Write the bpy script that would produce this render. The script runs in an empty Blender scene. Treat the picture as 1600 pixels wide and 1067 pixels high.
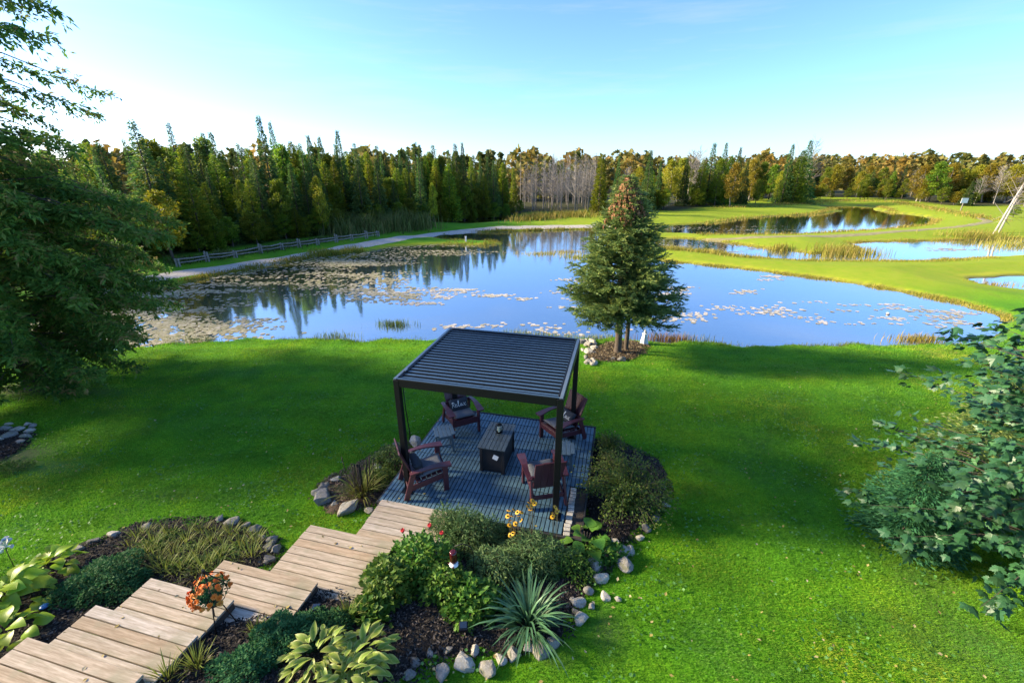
import bpy, bmesh, math, random
import numpy as np
from mathutils import Vector, Matrix, Euler

random.seed(7)
rng = np.random.default_rng(11)
scene = bpy.context.scene
COL = scene.collection
PI = math.pi

# ------------------------------------------------------------------ camera
CAM_F, CAM_TH, CAM_H = 682.0, 0.380, 5.64          # focal length in px of a 1600 px wide frame, pitch down, height
cam_d = bpy.data.cameras.new('camera')
cam_d.sensor_width = 36.0
cam_d.lens = 36.0 * CAM_F / 1600.0
cam_d.clip_start = 0.05
cam_d.clip_end = 5000
cam = bpy.data.objects.new('camera', cam_d)
COL.objects.link(cam)
cam.location = (0, 0, CAM_H)
cam.rotation_euler = (PI / 2 - CAM_TH, 0, 0)
scene.camera = cam

# ------------------------------------------------------------------ sky, sun, exposure
SUN_AZ = math.radians(-83.0)      # measured from +Y, negative = to the left of the view
SUN_EL = math.radians(23.0)
world = bpy.data.worlds.new('World')
scene.world = world
world.use_nodes = True
wn = world.node_tree
bg = wn.nodes['Background']
sky = wn.nodes.new('ShaderNodeTexSky')
sky.sky_type = 'NISHITA'
sky.sun_disc = False
sky.sun_elevation = SUN_EL
sky.sun_rotation = SUN_AZ    # checked against the sun lamp
sky.altitude = 200
sky.air_density = 0.74
sky.dust_density = 0.8
sky.ozone_density = 6.0
tcw = wn.nodes.new('ShaderNodeTexCoord'); mpw = wn.nodes.new('ShaderNodeMapping'); mpw.inputs['Scale'].default_value = (2.2, 1.2, 22.0); mpw.inputs['Rotation'].default_value = (0.05, 0.08, 0)
wn.links.new(tcw.outputs['Generated'], mpw.inputs[0])
nzw = wn.nodes.new('ShaderNodeTexNoise'); nzw.inputs['Scale'].default_value = 1.3; nzw.inputs['Detail'].default_value = 6; nzw.inputs['Roughness'].default_value = 0.6
wn.links.new(mpw.outputs[0], nzw.inputs['Vector'])
rpw = wn.nodes.new('ShaderNodeValToRGB'); rpw.color_ramp.elements[0].position = 0.52; rpw.color_ramp.elements[1].position = 0.85
rpw.color_ramp.elements[0].color = (0, 0, 0, 1); rpw.color_ramp.elements[1].color = (0.35, 0.35, 0.35, 1)
wn.links.new(nzw.outputs['Fac'], rpw.inputs[0])
mxw = wn.nodes.new('ShaderNodeMix'); mxw.data_type = 'RGBA'
wn.links.new(rpw.outputs[0], mxw.inputs[0]); wn.links.new(sky.outputs[0], mxw.inputs[6]); mxw.inputs[7].default_value = (2.3, 2.45, 2.6, 1)   # thin cirrus, a little paler than the sky
wn.links.new(mxw.outputs[2], bg.inputs[0])
bg.inputs[1].default_value = 0.11
sd = bpy.data.lights.new('sun', 'SUN')
sd.energy = 4.0
sd.angle = math.radians(8.0)
sd.color = (1.0, 0.83, 0.56)
sun = bpy.data.objects.new('sun', sd)
COL.objects.link(sun)
S = Vector((math.sin(SUN_AZ) * math.cos(SUN_EL), math.cos(SUN_AZ) * math.cos(SUN_EL), math.sin(SUN_EL)))
sun.rotation_euler = (-S).to_track_quat('-Z', 'Y').to_euler()
sun.location = (-30, 0, 30)
scene.view_settings.view_transform = 'Standard'
scene.view_settings.look = 'None'
scene.view_settings.gamma = 1
scene.view_settings.use_curve_mapping = False
scene.view_settings.exposure = 1.85
scene.render.engine = 'CYCLES'
scene.cycles.use_denoising = True
scene.cycles.max_bounces = 6
scene.cycles.transparent_max_bounces = 6

# ------------------------------------------------------------------ places read off the photograph
cT, sT = math.cos(CAM_TH), math.sin(CAM_TH)
def ray(px, py):
    u = (px - 800.0) / CAM_F; v = (533.5 - py) / CAM_F
    return np.array([u, v * sT + cT, v * cT - sT])
def P(px, py, z=0.0):
    d = ray(px, py); t = (z - CAM_H) / d[2]
    return np.array([0, 0, CAM_H]) + d * t
def PY(px, py, Y):
    d = ray(px, py)
    return np.array([0, 0, CAM_H]) + d * (Y / d[1])
YAW = -0.242                       # the deck, steps and pergola share this turn
AX = np.array([math.cos(YAW), math.sin(YAW)]); AY = np.array([-AX[1], AX[0]])
def Lw(lx, ly):
    q = AX * lx + AY * ly
    return float(q[0]), float(q[1])
def to_local(x, y):
    return x * AX[0] + y * AX[1], x * AY[0] + y * AY[1]

# ------------------------------------------------------------------ terrain
WL = -0.85
def poly(pts, z=WL):
    return np.array([P(a, b, z)[:2] for a, b in pts])
POND_A = poly([(-160, 540), (0, 549), (120, 550), (240, 541), (300, 536), (360, 534), (420, 530), (480, 529), (560, 534), (640, 531), (720, 527), (800, 524), (930, 530),
               (1010, 533), (1100, 537), (1200, 541), (1300, 541), (1400, 538), (1470, 541), (1535, 538), (1562, 520), (1572, 502), (1560, 492), (1500, 474), (1400, 455),
               (1300, 438), (1200, 425), (1120, 416), (1040, 409), (985, 403), (960, 388), (968, 370), (930, 359), (850, 360), (790, 363), (745, 363), (690, 366),
               (668, 371), (705, 375), (770, 377), (785, 381), (760, 384), (690, 382), (620, 385), (566, 394), (500, 402), (430, 413), (350, 428), (290, 442), (240, 454), (120, 468), (-60, 488), (-180, 510)])
POND_B = poly([(1015, 376), (1060, 372), (1120, 377), (1165, 384), (1210, 391), (1270, 396), (1330, 397), (1345, 390), (1330, 380), (1380, 378), (1450, 377), (1520, 375), (1600, 373), (1760, 374),
               (1760, 400), (1600, 399), (1550, 401), (1500, 405), (1450, 407), (1340, 408), (1250, 407), (1160, 401), (1100, 393), (1030, 388)])
POND_C = poly([(1020, 358), (1050, 352), (1120, 348), (1165, 341), (1215, 338), (1275, 335), (1318, 330), (1300, 325), (1280, 322.5), (1310, 321), (1340, 321.5), (1372, 323), (1360, 328), (1400, 333), (1440, 338), (1462, 345), (1448, 352),
               (1400, 357), (1350, 360), (1290, 364), (1225, 366.5), (1150, 367), (1090, 366), (1040, 364)])
POND_D = poly([(1512, 437), (1560, 432), (1640, 429), (1700, 436), (1640, 458), (1575, 451), (1530, 444)])
POND_E = poly([(700, 348), (745, 342), (800, 338), (812, 342), (770, 347), (730, 350)])
PONDS = [POND_A, POND_B, POND_C, POND_D, POND_E]

def sdf_poly(x, y, pl):
    """signed distance: positive outside"""
    x = np.asarray(x, float); y = np.asarray(y, float)
    d2 = np.full(x.shape, 1e18); inside = np.zeros(x.shape, bool)
    n = len(pl)
    for i in range(n):
        a = pl[i]; b = pl[(i + 1) % n]
        ex, ey = b[0] - a[0], b[1] - a[1]
        wx, wy = x - a[0], y - a[1]
        t = np.clip((wx * ex + wy * ey) / (ex * ex + ey * ey + 1e-12), 0, 1)
        dx, dy = wx - ex * t, wy - ey * t
        d2 = np.minimum(d2, dx * dx + dy * dy)
        c = ((a[1] > y) != (b[1] > y)) & (x < (b[0] - a[0]) * (y - a[1]) / ((b[1] - a[1]) + 1e-12) + a[0])
        inside ^= c
    d = np.sqrt(d2)
    return np.where(inside, -d, d)
def smooth(a, b, x):
    t = np.clip((x - a) / (b - a), 0, 1)
    return t * t * (3 - 2 * t)
def water_d(x, y):
    d = np.minimum.reduce([sdf_poly(x, y, p) for p in PONDS])
    wob = 0.10 * np.sin(x * 2.1 + 0.7 * y) + 0.08 * np.sin(y * 2.7 - x * 1.3) + 0.06 * np.sin(x * 4.7 + 1.1) + 0.05 * np.sin(y * 6.1 + x * 3.3)
    return d + wob
def land(x, y):
    zl = np.interp(y, [-40, 0, 2.6, 3.0, 3.4, 4.26, 5.7, 7.2, 10, 14, 18, 40, 100, 2000], [1.3, 1.1, .62, .50, .37, .10, -.17, -.25, -.30, -.42, -.5, -.42, -.35, -.2])
    zr = np.interp(y, [-40, 0, 3.0, 5.7, 7.2, 10, 14, 18, 40, 100, 2000], [.35, .25, .05, -.17, -.25, -.30, -.42, -.5, -.42, -.35, -.2])
    w = smooth(0.5, -3.2, x)
    z = zl * w + zr * (1 - w)
    return z + 0.025 * np.sin(x * .9 + 1) * np.sin(y * .8) + 0.012 * np.sin(x * 2.3) * np.sin(y * 1.9 + 2)
def zfun(x, y, d=None):
    x = np.asarray(x, float); y = np.asarray(y, float)
    if d is None: d = water_d(x, y)
    L = land(x, y)
    dp = np.maximum(d, 0)
    zpos = WL + (1 - np.exp(-dp / 0.22)) * 0.13 + smooth(0, 4.5, dp) * (L - WL - 0.13)
    zneg = WL - 0.7 * (1 - np.exp(np.minimum(d, 0) / 0.9))
    return np.where(d > 0, zpos, zneg)
def gz(x, y):
    return float(zfun(np.array([x]), np.array([y]))[0])
def G(px, py):
    """where the line of sight through a photo pixel meets the ground"""
    z = -0.3
    for _ in range(14):
        p = P(px, py, z); z = 0.5 * z + 0.5 * gz(p[0], p[1])
    p = P(px, py, z)
    return np.array([p[0], p[1], gz(p[0], p[1])])

# ------------------------------------------------------------------ mesh helpers
def mesh_np(name, V, F, attrs=None, smooth_sh=False):
    me = bpy.data.meshes.new(name)
    V = np.ascontiguousarray(V, np.float32); F = np.ascontiguousarray(F, np.int32)
    me.vertices.add(len(V)); me.vertices.foreach_set('co', V.ravel())
    M, k = F.shape
    me.loops.add(M * k); me.loops.foreach_set('vertex_index', F.ravel())
    me.polygons.add(M); me.polygons.foreach_set('loop_start', np.arange(0, M * k, k, dtype=np.int32))
    me.polygons.foreach_set('use_smooth', np.full(M, smooth_sh, bool))
    for kx, v in (attrs or {}).items():
        a = me.attributes.new(kx, 'FLOAT', 'POINT'); a.data.foreach_set('value', np.ascontiguousarray(v, np.float32))
    me.update(calc_edges=True)
    return me
def link(name, data, parent=None, mat=None, loc=None, rot=None, scl=None):
    o = bpy.data.objects.new(name, data)
    COL.objects.link(o)
    if mat is not None and data is not None:
        if not data.materials: data.materials.append(mat)
    if parent is not None: o.parent = parent
    if loc is not None: o.location = loc
    if rot is not None: o.rotation_euler = rot
    if scl is not None: o.scale = (scl,) * 3 if np.isscalar(scl) else scl
    return o
def tag(o, label=None, cat=None, group=None, kind=None):
    if label: o['label'] = label
    if cat: o['category'] = cat
    if group: o['group'] = group
    if kind: o['kind'] = kind
    return o
def thing(name, label, cat, loc=(0, 0, 0), rz=0.0, group=None):
    o = bpy.data.objects.new(name, None)
    o.empty_display_size = 0.1
    COL.objects.link(o)
    o.location = loc; o.rotation_euler = (0, 0, rz)
    return tag(o, label, cat, group)
def copy_tree(o, parent=None):
    c = o.copy(); COL.objects.link(c)
    c.parent = parent
    for ch in o.children: copy_tree(ch, c)
    return c
def frames(dirs, up=None, roll=None):
    """rotation matrices whose Y axis follows dirs, X to the side, Z = leaf normal"""
    y = dirs / (np.linalg.norm(dirs, axis=1, keepdims=True) + 1e-9)
    if up is None: up = np.tile([0, 0, 1.0], (len(y), 1))
    x = np.cross(y, up); nx = np.linalg.norm(x, axis=1, keepdims=True)
    x = np.where(nx < 1e-3, np.array([[1.0, 0, 0]]), x / (nx + 1e-9))
    z = np.cross(x, y)
    if roll is not None:
        c, s = np.cos(roll)[:, None], np.sin(roll)[:, None]
        x, z = x * c + z * s, z * c - x * s
    return np.stack([x, y, z], axis=2)
def scatter(tV, tF, pos, R, scl, rnd):
    N = len(pos); tV = np.asarray(tV, float); tF = np.asarray(tF, int)
    scl = np.asarray(scl, float)
    if scl.ndim == 1: scl = np.repeat(scl[:, None], 3, 1)
    v = tV[None] * scl[:, None, :]
    v = np.einsum('nij,nkj->nki', R, v) + pos[:, None, :]
    f = tF[None] + (np.arange(N) * len(tV))[:, None, None]
    return v.reshape(-1, 3), f.reshape(-1, tF.shape[1]), np.repeat(rnd, len(tV))
def merge(parts):
    Vs, Fs, Rs = [], [], []; o = 0
    for v, f, r in parts:
        Vs.append(v); Fs.append(f + o); Rs.append(r); o += len(v)
    return np.concatenate(Vs), np.concatenate(Fs), np.concatenate(Rs)
DIAMOND = ([(0, 0, 0), (.5, .45, .06), (0, 1, 0), (-.5, .45, .06)], [(0, 1, 2, 3)])
BLADE = ([(-.5, 0, 0), (.5, 0, 0), (0, 1, 0)], [(0, 1, 2)])
def rdir(n):
    v = rng.normal(size=(n, 3)); return v / np.linalg.norm(v, axis=1, keepdims=True)

class MB:
    """collects shapes into one mesh"""
    def __init__(s): s.bm = bmesh.new()
    def box(s, c, size, rot=None, bev=0.0, taper=None):
        m = Matrix.Translation(Vector(c)) @ ((rot if isinstance(rot, Matrix) else Euler(rot).to_matrix().to_4x4()) if rot is not None else Matrix.Identity(4))
        r = bmesh.ops.create_cube(s.bm, size=1.0)
        vs = r['verts']
        for v in vs:
            v.co = Vector((v.co.x * size[0], v.co.y * size[1], v.co.z * size[2]))
            if taper and v.co.z > 0: v.co.x *= taper; v.co.y *= taper
        if bev > 0:
            es = list({e for v in vs for e in v.link_edges})
            r2 = bmesh.ops.bevel(s.bm, geom=es, offset=bev, segments=1, affect='EDGES', profile=0.5)
            vs = list({v for f in r2['faces'] for v in f.verts} | {v for v in vs if v.is_valid})
            # collect the whole island
            seen = set(vs); st = list(vs)
            while st:
                v = st.pop()
                for e in v.link_edges:
                    o = e.other_vert(v)
                    if o not in seen: seen.add(o); st.append(o)
            vs = list(seen)
        bmesh.ops.transform(s.bm, matrix=m, verts=vs)
        return s
    def bar(s, a, b, w, h, bev=0.0, up=(0, 0, 1)):
        a, b = Vector(a), Vector(b); d = b - a; L = d.length; y = d.normalized()
        x = y.cross(Vector(up))
        if x.length < 1e-4: x = Vector((1, 0, 0))
        x.normalize(); z = x.cross(y)
        m = Matrix((x, y, z)).transposed().to_4x4()
        return s.box((a + b) / 2, (w, L, h), m, bev)
    def tube(s, pts, rad, n=8, cap=True):
        pts = [Vector(p) for p in pts]
        if np.isscalar(rad): rad = [rad] * len(pts)
        rings = []
        for i, p in enumerate(pts):
            d = (pts[min(i + 1, len(pts) - 1)] - pts[max(i - 1, 0)]).normalized()
            x = d.cross(Vector((0.13, 0.21, 1)) if abs(d.z) < 0.95 else Vector((1, 0.1, 0))).normalized(); y = d.cross(x)
            rings.append([s.bm.verts.new(p + (x * math.cos(t) + y * math.sin(t)) * rad[i]) for t in [2 * PI * k / n for k in range(n)]])
        for a, b in zip(rings[:-1], rings[1:]):
            for k in range(n):
                f = s.bm.faces.new((a[k], a[(k + 1) % n], b[(k + 1) % n], b[k])); f.smooth = True
        if cap:
            s.bm.faces.new(list(reversed(rings[0]))); s.bm.faces.new(rings[-1])
        return s
    def lathe(s, prof, n=16, c=(0, 0, 0), smooth_f=True):
        rings = []
        for r, z in prof:
            rings.append([s.bm.verts.new((c[0] + r * math.cos(2 * PI * k / n), c[1] + r * math.sin(2 * PI * k / n), c[2] + z)) for k in range(n)])
        for a, b in zip(rings[:-1], rings[1:]):
            for k in range(n):
                f = s.bm.faces.new((a[k], a[(k + 1) % n], b[(k + 1) % n], b[k])); f.smooth = smooth_f
        s.bm.faces.new(list(reversed(rings[0]))); s.bm.faces.new(rings[-1])
        return s
    def prism(s, pts, z0, z1):
        a = [s.bm.verts.new((x, y, z0)) for x, y in pts]; b = [s.bm.verts.new((x, y, z1)) for x, y in pts]
        n = len(pts)
        s.bm.faces.new(list(reversed(a))); s.bm.faces.new(b)
        for k in range(n): s.bm.faces.new((a[k], a[(k + 1) % n], b[(k + 1) % n], b[k]))
        return s
    def mesh(s, name):
        bmesh.ops.recalc_face_normals(s.bm, faces=s.bm.faces[:])
        me = bpy.data.meshes.new(name); s.bm.to_mesh(me); s.bm.free(); return me
    def build(s, name, mat, parent=None, **k):
        return link(name, s.mesh(name), parent, mat, **k)

# ------------------------------------------------------------------ materials
def newmat(name):
    m = bpy.data.materials.new(name); m.use_nodes = True
    nt = m.node_tree; return m, nt, nt.nodes['Principled BSDF'], nt.nodes['Material Output']
def nd(nt, t, **k):
    n = nt.nodes.new(t)
    for a, b in k.items(): setattr(n, a, b)
    return n
def ramp(nt, fac, stops, interp='LINEAR'):
    r = nd(nt, 'ShaderNodeValToRGB'); e = r.color_ramp.elements; r.color_ramp.interpolation = interp
    while len(e) < len(stops): e.new(0.5)
    for el, (p, c) in zip(e, stops):
        el.position = p; el.color = (c[0], c[1], c[2], 1)
    nt.links.new(fac, r.inputs[0]); return r.outputs[0]
def noise(nt, scale, detail=4, rough=0.6, coord='Object', vscale=None):
    tc = nd(nt, 'ShaderNodeTexCoord'); n = nd(nt, 'ShaderNodeTexNoise')
    n.inputs['Scale'].default_value = scale; n.inputs['Detail'].default_value = detail; n.inputs['Roughness'].default_value = rough
    src = tc.outputs[coord]
    if vscale:
        mp = nd(nt, 'ShaderNodeMapping'); mp.inputs['Scale'].default_value = vscale
        nt.links.new(src, mp.inputs[0]); src = mp.outputs[0]
    nt.links.new(src, n.inputs['Vector']); return n.outputs['Fac']
def mixc(nt, fac, a, b, mode='MIX'):
    m = nd(nt, 'ShaderNodeMix', data_type='RGBA', blend_type=mode)
    for sock, v in ((m.inputs[0], fac), (m.inputs[6], a), (m.inputs[7], b)):
        if hasattr(v, 'default_value') or hasattr(v, 'is_linked'): nt.links.new(v, sock)
        else: sock.default_value = v if np.isscalar(v) else (v[0], v[1], v[2], 1)
    return m.outputs[2]
def bump(nt, h, strength, dist, bsdf):
    b = nd(nt, 'ShaderNodeBump'); b.inputs['Strength'].default_value = strength; b.inputs['Distance'].default_value = dist
    nt.links.new(h, b.inputs['Height']); nt.links.new(b.outputs[0], bsdf.inputs['Normal'])
def attr(nt, name):
    a = nd(nt, 'ShaderNodeAttribute'); a.attribute_name = name; return a.outputs['Fac']
def mathn(nt, op, a, b=None, clamp=False):
    m = nd(nt, 'ShaderNodeMath', operation=op); m.use_clamp = clamp
    for i, v in enumerate((a, b)):
        if v is None: continue
        if np.isscalar(v): m.inputs[i].default_value = v
        else: nt.links.new(v, m.inputs[i])
    return m.outputs[0]
def leafmat(name, cols, trans=0.3, rough=0.55, objvar=0.25, huevar=0.02, spec=0.3):
    m, nt, b, out = newmat(name)
    st = [(i / (len(cols) - 1), c) for i, c in enumerate(cols)]
    c = ramp(nt, attr(nt, 'rnd'), st)
    oi = nd(nt, 'ShaderNodeObjectInfo')
    hs = nd(nt, 'ShaderNodeHueSaturation')
    nt.links.new(c, hs.inputs['Color'])
    nt.links.new(mathn(nt, 'MULTIPLY_ADD', oi.outputs['Random'], 2 * huevar), hs.inputs['Hue'])
    hs.inputs['Hue'].links[0].from_node.inputs[2].default_value = 0.5 - huevar
    nt.links.new(mathn(nt, 'MULTIPLY_ADD', oi.outputs['Random'], 2 * objvar), hs.inputs['Value'])
    hs.inputs['Value'].links[0].from_node.inputs[2].default_value = 1 - objvar
    col = hs.outputs[0]
    nt.links.new(col, b.inputs['Base Color']); b.inputs['Roughness'].default_value = rough
    b.inputs['Specular IOR Level'].default_value = spec
    if trans > 0:
        t = nd(nt, 'ShaderNodeBsdfTranslucent'); nt.links.new(col, t.inputs[0])
        mx = nd(nt, 'ShaderNodeMixShader'); mx.inputs[0].default_value = trans
        nt.links.new(b.outputs[0], mx.inputs[1]); nt.links.new(t.outputs[0], mx.inputs[2])
        nt.links.new(mx.outputs[0], out.inputs[0])
    return m
def plain(name, c, rough=0.5, var=0.15, nscale=8, metal=0.0, spec=0.5, bmp=0.0, vscale=None, objvar=0.0):
    m, nt, b, out = newmat(name)
    n = noise(nt, nscale, 5, 0.65, 'Object', vscale)
    lo = [x * (1 - var) for x in c]; hi = [min(1, x * (1 + var)) for x in c]
    col = ramp(nt, n, [(0.3, lo), (0.7, hi)])
    if objvar:
        oi = nd(nt, 'ShaderNodeObjectInfo'); hs = nd(nt, 'ShaderNodeHueSaturation'); nt.links.new(col, hs.inputs['Color'])
        nt.links.new(mathn(nt, 'MULTIPLY_ADD', oi.outputs['Random'], 2 * objvar), hs.inputs['Value'])
        hs.inputs['Value'].links[0].from_node.inputs[2].default_value = 1 - objvar
        col = hs.outputs[0]
    nt.links.new(col, b.inputs['Base Color'])
    b.inputs['Roughness'].default_value = rough; b.inputs['Metallic'].default_value = metal; b.inputs['Specular IOR Level'].default_value = spec
    if bmp: bump(nt, n, bmp, 0.02, b)
    return m
M = {}
# lawn and earth: colour by patches of lawn, worn earth, bank earth, forest litter, painted sunlight on the far lawn
def mk_ground():
    m, nt, b, out = newmat('lawn_ground')
    n1 = noise(nt, 0.35, 5, 0.6); n2 = noise(nt, 14, 4, 0.7); n3 = noise(nt, 1.6, 4, 0.6)
    c = ramp(nt, n1, [(0.30, (0.070, 0.215, 0.008)), (0.5, (0.100, 0.285, 0.009)), (0.72, (0.150, 0.320, 0.010))])
    c = mixc(nt, mathn(nt, 'MULTIPLY', mathn(nt, 'GREATER_THAN', n3, 0.60), 0.25), c, (0.10, 0.16, 0.03))
    c = mixc(nt, ramp(nt, n2, [(0.35, (0, 0, 0)), (0.7, (1, 1, 1))]), c, mixc(nt, 1.0, c, (0.55, 0.60, 0.5), 'MULTIPLY'))
    dry = attr(nt, 'dry'); soil = attr(nt, 'soil'); woods = attr(nt, 'woods')
    c = mixc(nt, dry, c, ramp(nt, n3, [(0.3, (0.28, 0.34, 0.012)), (0.7, (0.38, 0.37, 0.03))]))  # dry bank grass; on the far lawn this yellow stands for sunlight
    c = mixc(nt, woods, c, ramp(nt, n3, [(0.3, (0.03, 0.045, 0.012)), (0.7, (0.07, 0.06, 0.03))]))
    c = mixc(nt, soil, c, ramp(nt, n2, [(0.3, (0.05, 0.04, 0.03)), (0.7, (0.13, 0.105, 0.085))]))
    nt.links.new(c, b.inputs['Base Color']); b.inputs['Roughness'].default_value = 0.9; b.inputs['Specular IOR Level'].default_value = 0.15
    bump(nt, n2, 0.6, 0.04, b)
    return m
M['ground'] = mk_ground()
def mk_water():
    m, nt, b, out = newmat('pond_water')
    n = noise(nt, 0.25, 4, 0.6)
    c = ramp(nt, n, [(0.3, (0.018, 0.026, 0.022)), (0.7, (0.045, 0.055, 0.042))])
    nt.links.new(c, b.inputs['Base Color'])
    b.inputs['Roughness'].default_value = 0.3
    g = nd(nt, 'ShaderNodeBsdfGlossy'); g.inputs['Color'].default_value = (0.95, 0.95, 0.95, 1)
    rp = noise(nt, 0.12, 3, 0.6, 'Object', (1, 1.6, 1))
    nt.links.new(mathn(nt, 'MULTIPLY_ADD', rp, 0.10), g.inputs['Roughness']); g.inputs['Roughness'].links[0].from_node.inputs[2].default_value = -0.02
    fr = nd(nt, 'ShaderNodeFresnel'); fr.inputs['IOR'].default_value = 1.33
    fac = mathn(nt, 'MULTIPLY_ADD', fr.outputs[0], 0.75); fac.node.inputs[2].default_value = 0.55; fac.node.use_clamp = True
    w = noise(nt, 2.2, 3, 0.5, 'Object', (1, 2.5, 1)); w2 = noise(nt, 0.5, 3, 0.5, 'Object', (1, 2.0, 1))
    bp = nd(nt, 'ShaderNodeBump'); bp.inputs['Strength'].default_value = 0.022; bp.inputs['Distance'].default_value = 0.1
    nt.links.new(mathn(nt, 'ADD', w, w2), bp.inputs['Height'])
    nt.links.new(bp.outputs[0], g.inputs['Normal']); nt.links.new(bp.outputs[0], fr.inputs['Normal'])
    mx = nd(nt, 'ShaderNodeMixShader'); nt.links.new(fac, mx.inputs[0]); nt.links.new(b.outputs[0], mx.inputs[1]); nt.links.new(g.outputs[0], mx.inputs[2])
    nt.links.new(mx.outputs[0], out.inputs[0])
    return m
M['water'] = mk_water()
M['gravel'] = plain('path_gravel', (0.42, 0.38, 0.33), 0.95, 0.25, 6, bmp=0.4)
M['track'] = plain('dirt_track', (0.26, 0.23, 0.10), 0.95, 0.25, 2)
M['mulch'] = plain('dark_mulch', (0.030, 0.026, 0.023), 0.95, 0.6, 30, bmp=1.0, spec=0.2)
M['mulch_brown'] = plain('brown_mulch', (0.11, 0.075, 0.05), 0.95, 0.4, 20, bmp=1.0, spec=0.2)
M['chips'] = leafmat('mulch_chips', [(0.012, 0.010, 0.009), (0.03, 0.026, 0.024), (0.05, 0.04, 0.035), (0.16, 0.13, 0.11)], 0, 0.9, 0.0)
M['litter'] = leafmat('needle_litter', [(0.06, 0.04, 0.025), (0.16, 0.11, 0.07), (0.26, 0.20, 0.14)], 0, 0.9, 0.0)
M['grass'] = leafmat('grass_blades', [(0.088, 0.280, 0.018), (0.140, 0.375, 0.022), (0.205, 0.425, 0.028), (0.29, 0.45, 0.06)], 0.42, 0.6, 0.0, 0.0)
def patch_tint(m, scale=0.45):
    nt = m.node_tree; hs = [n for n in nt.nodes if n.type == 'HUE_SAT'][0]
    geo = nd(nt, 'ShaderNodeNewGeometry'); n1 = nd(nt, 'ShaderNodeTexNoise'); n1.inputs['Scale'].default_value = scale; n1.inputs['Detail'].default_value = 6; n1.inputs['Roughness'].default_value = .65
    nt.links.new(geo.outputs['Position'], n1.inputs['Vector'])
    n2 = nd(nt, 'ShaderNodeTexNoise'); n2.inputs['Scale'].default_value = scale * 3.1; n2.inputs['Detail'].default_value = 4
    nt.links.new(geo.outputs['Position'], n2.inputs['Vector'])
    t1 = ramp(nt, n1.outputs['Fac'], [(.30, (.70, .80, 2.6)), (.44, (.95, 1, 1)), (.56, (1.3, 1.04, .8)), (.66, (1.75, 1.02, 1.5)), (.74, (2.3, 1.0, 3.0))])
    t2 = ramp(nt, n2.outputs['Fac'], [(.35, (.66, .70, .9)), (.6, (1.12, 1.08, 1))])
    wv = nd(nt, 'ShaderNodeTexWave'); wv.bands_direction = 'Y'; wv.inputs['Scale'].default_value = 0.32; wv.inputs['Distortion'].default_value = 2.5; wv.inputs['Detail'].default_value = 2; wv.inputs['Detail Scale'].default_value = .4
    nt.links.new(geo.outputs['Position'], wv.inputs['Vector'])
    t2 = mixc(nt, 1.0, t2, ramp(nt, wv.outputs['Fac'], [(.3, (.88, .90, .9)), (.7, (1.06, 1.05, 1))]), 'MULTIPLY')
    src = hs.inputs['Color'].links[0].from_socket
    nt.links.new(mixc(nt, 1.0, mixc(nt, 1.0, src, t1, 'MULTIPLY'), t2, 'MULTIPLY'), hs.inputs['Color'])
patch_tint(M['grass'])
M['clover'] = leafmat('clover_leaves', [(0.06, 0.19, 0.03), (0.12, 0.27, 0.07)], 0.25, 0.6, 0.0, 0.0)
M['reed_gold'] = leafmat('golden_bank_grass', [(0.16, 0.20, 0.02), (0.32, 0.27, 0.04), (0.42, 0.30, 0.10)], 0.35, 0.7, 0.1)
M['reed_green'] = leafmat('green_reeds', [(0.05, 0.10, 0.02), (0.12, 0.18, 0.04), (0.25, 0.22, 0.08)], 0.3, 0.7, 0.1)
M['reed_red'] = leafmat('reddish_reeds', [(0.08, 0.10, 0.02), (0.18, 0.07, 0.03), (0.25, 0.12, 0.06)], 0.3, 0.7, 0.1)
M['lily'] = leafmat('lily_pads', [(0.13, 0.16, 0.05), (0.26, 0.24, 0.12), (0.37, 0.34, 0.23), (0.54, 0.50, 0.45)], 0.0, 0.6, 0.0)
def mk_wood():
    m, nt, b, out = newmat('weathered_boards')
    g = noise(nt, 3.0, 7, 0.7, 'Object', (1.0, 16, 16)); k = noise(nt, 2.5, 3, 0.5)
    oi = nd(nt, 'ShaderNodeObjectInfo')
    base = ramp(nt, oi.outputs['Random'], [(0.0, (0.46, 0.35, 0.24)), (0.3, (0.57, 0.47, 0.36)), (0.55, (0.50, 0.41, 0.31)), (0.8, (0.60, 0.53, 0.45)), (1.0, (0.50, 0.37, 0.25))])
    c = mixc(nt, ramp(nt, g, [(0.38, (0, 0, 0)), (0.62, (1, 1, 1))]), mixc(nt, 1.0, base, (0.60, 0.57, 0.52), 'MULTIPLY'), base)
    c = mixc(nt, ramp(nt, k, [(0.48, (0, 0, 0)), (0.72, (0.75, 0.75, 0.75))]), c, (0.25, 0.235, 0.15))
    kn = nd(nt, 'ShaderNodeTexVoronoi'); kn.inputs['Scale'].default_value = 3.2
    tc = nd(nt, 'ShaderNodeTexCoord'); ad = nd(nt, 'ShaderNodeVectorMath', operation='ADD')
    nt.links.new(tc.outputs['Object'], ad.inputs[0]); nt.links.new(oi.outputs['Location'], ad.inputs[1]); nt.links.new(ad.outputs[0], kn.inputs['Vector'])
    c = mixc(nt, ramp(nt, kn.outputs['Distance'], [(0.035, (0.8, 0.8, 0.8)), (0.07, (0, 0, 0))]), c, (0.12, 0.08, 0.05))
    nt.links.new(c, b.inputs['Base Color']); b.inputs['Roughness'].default_value = 0.8; b.inputs['Specular IOR Level'].default_value = 0.25
    bump(nt, g, 0.25, 0.01, b)
    return m
M['board'] = mk_wood()
M['stringer'] = plain('dark_stringer', (0.055, 0.045, 0.035), 0.9, 0.3, 6)
M['tile'] = plain('deck_tile', (0.080, 0.155, 0.205), 0.5, 0.25, 3, objvar=0.09, spec=0.5)
M['tilebase'] = plain('tile_grid', (0.012, 0.015, 0.018), 0.7, 0.2, 10)
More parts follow.
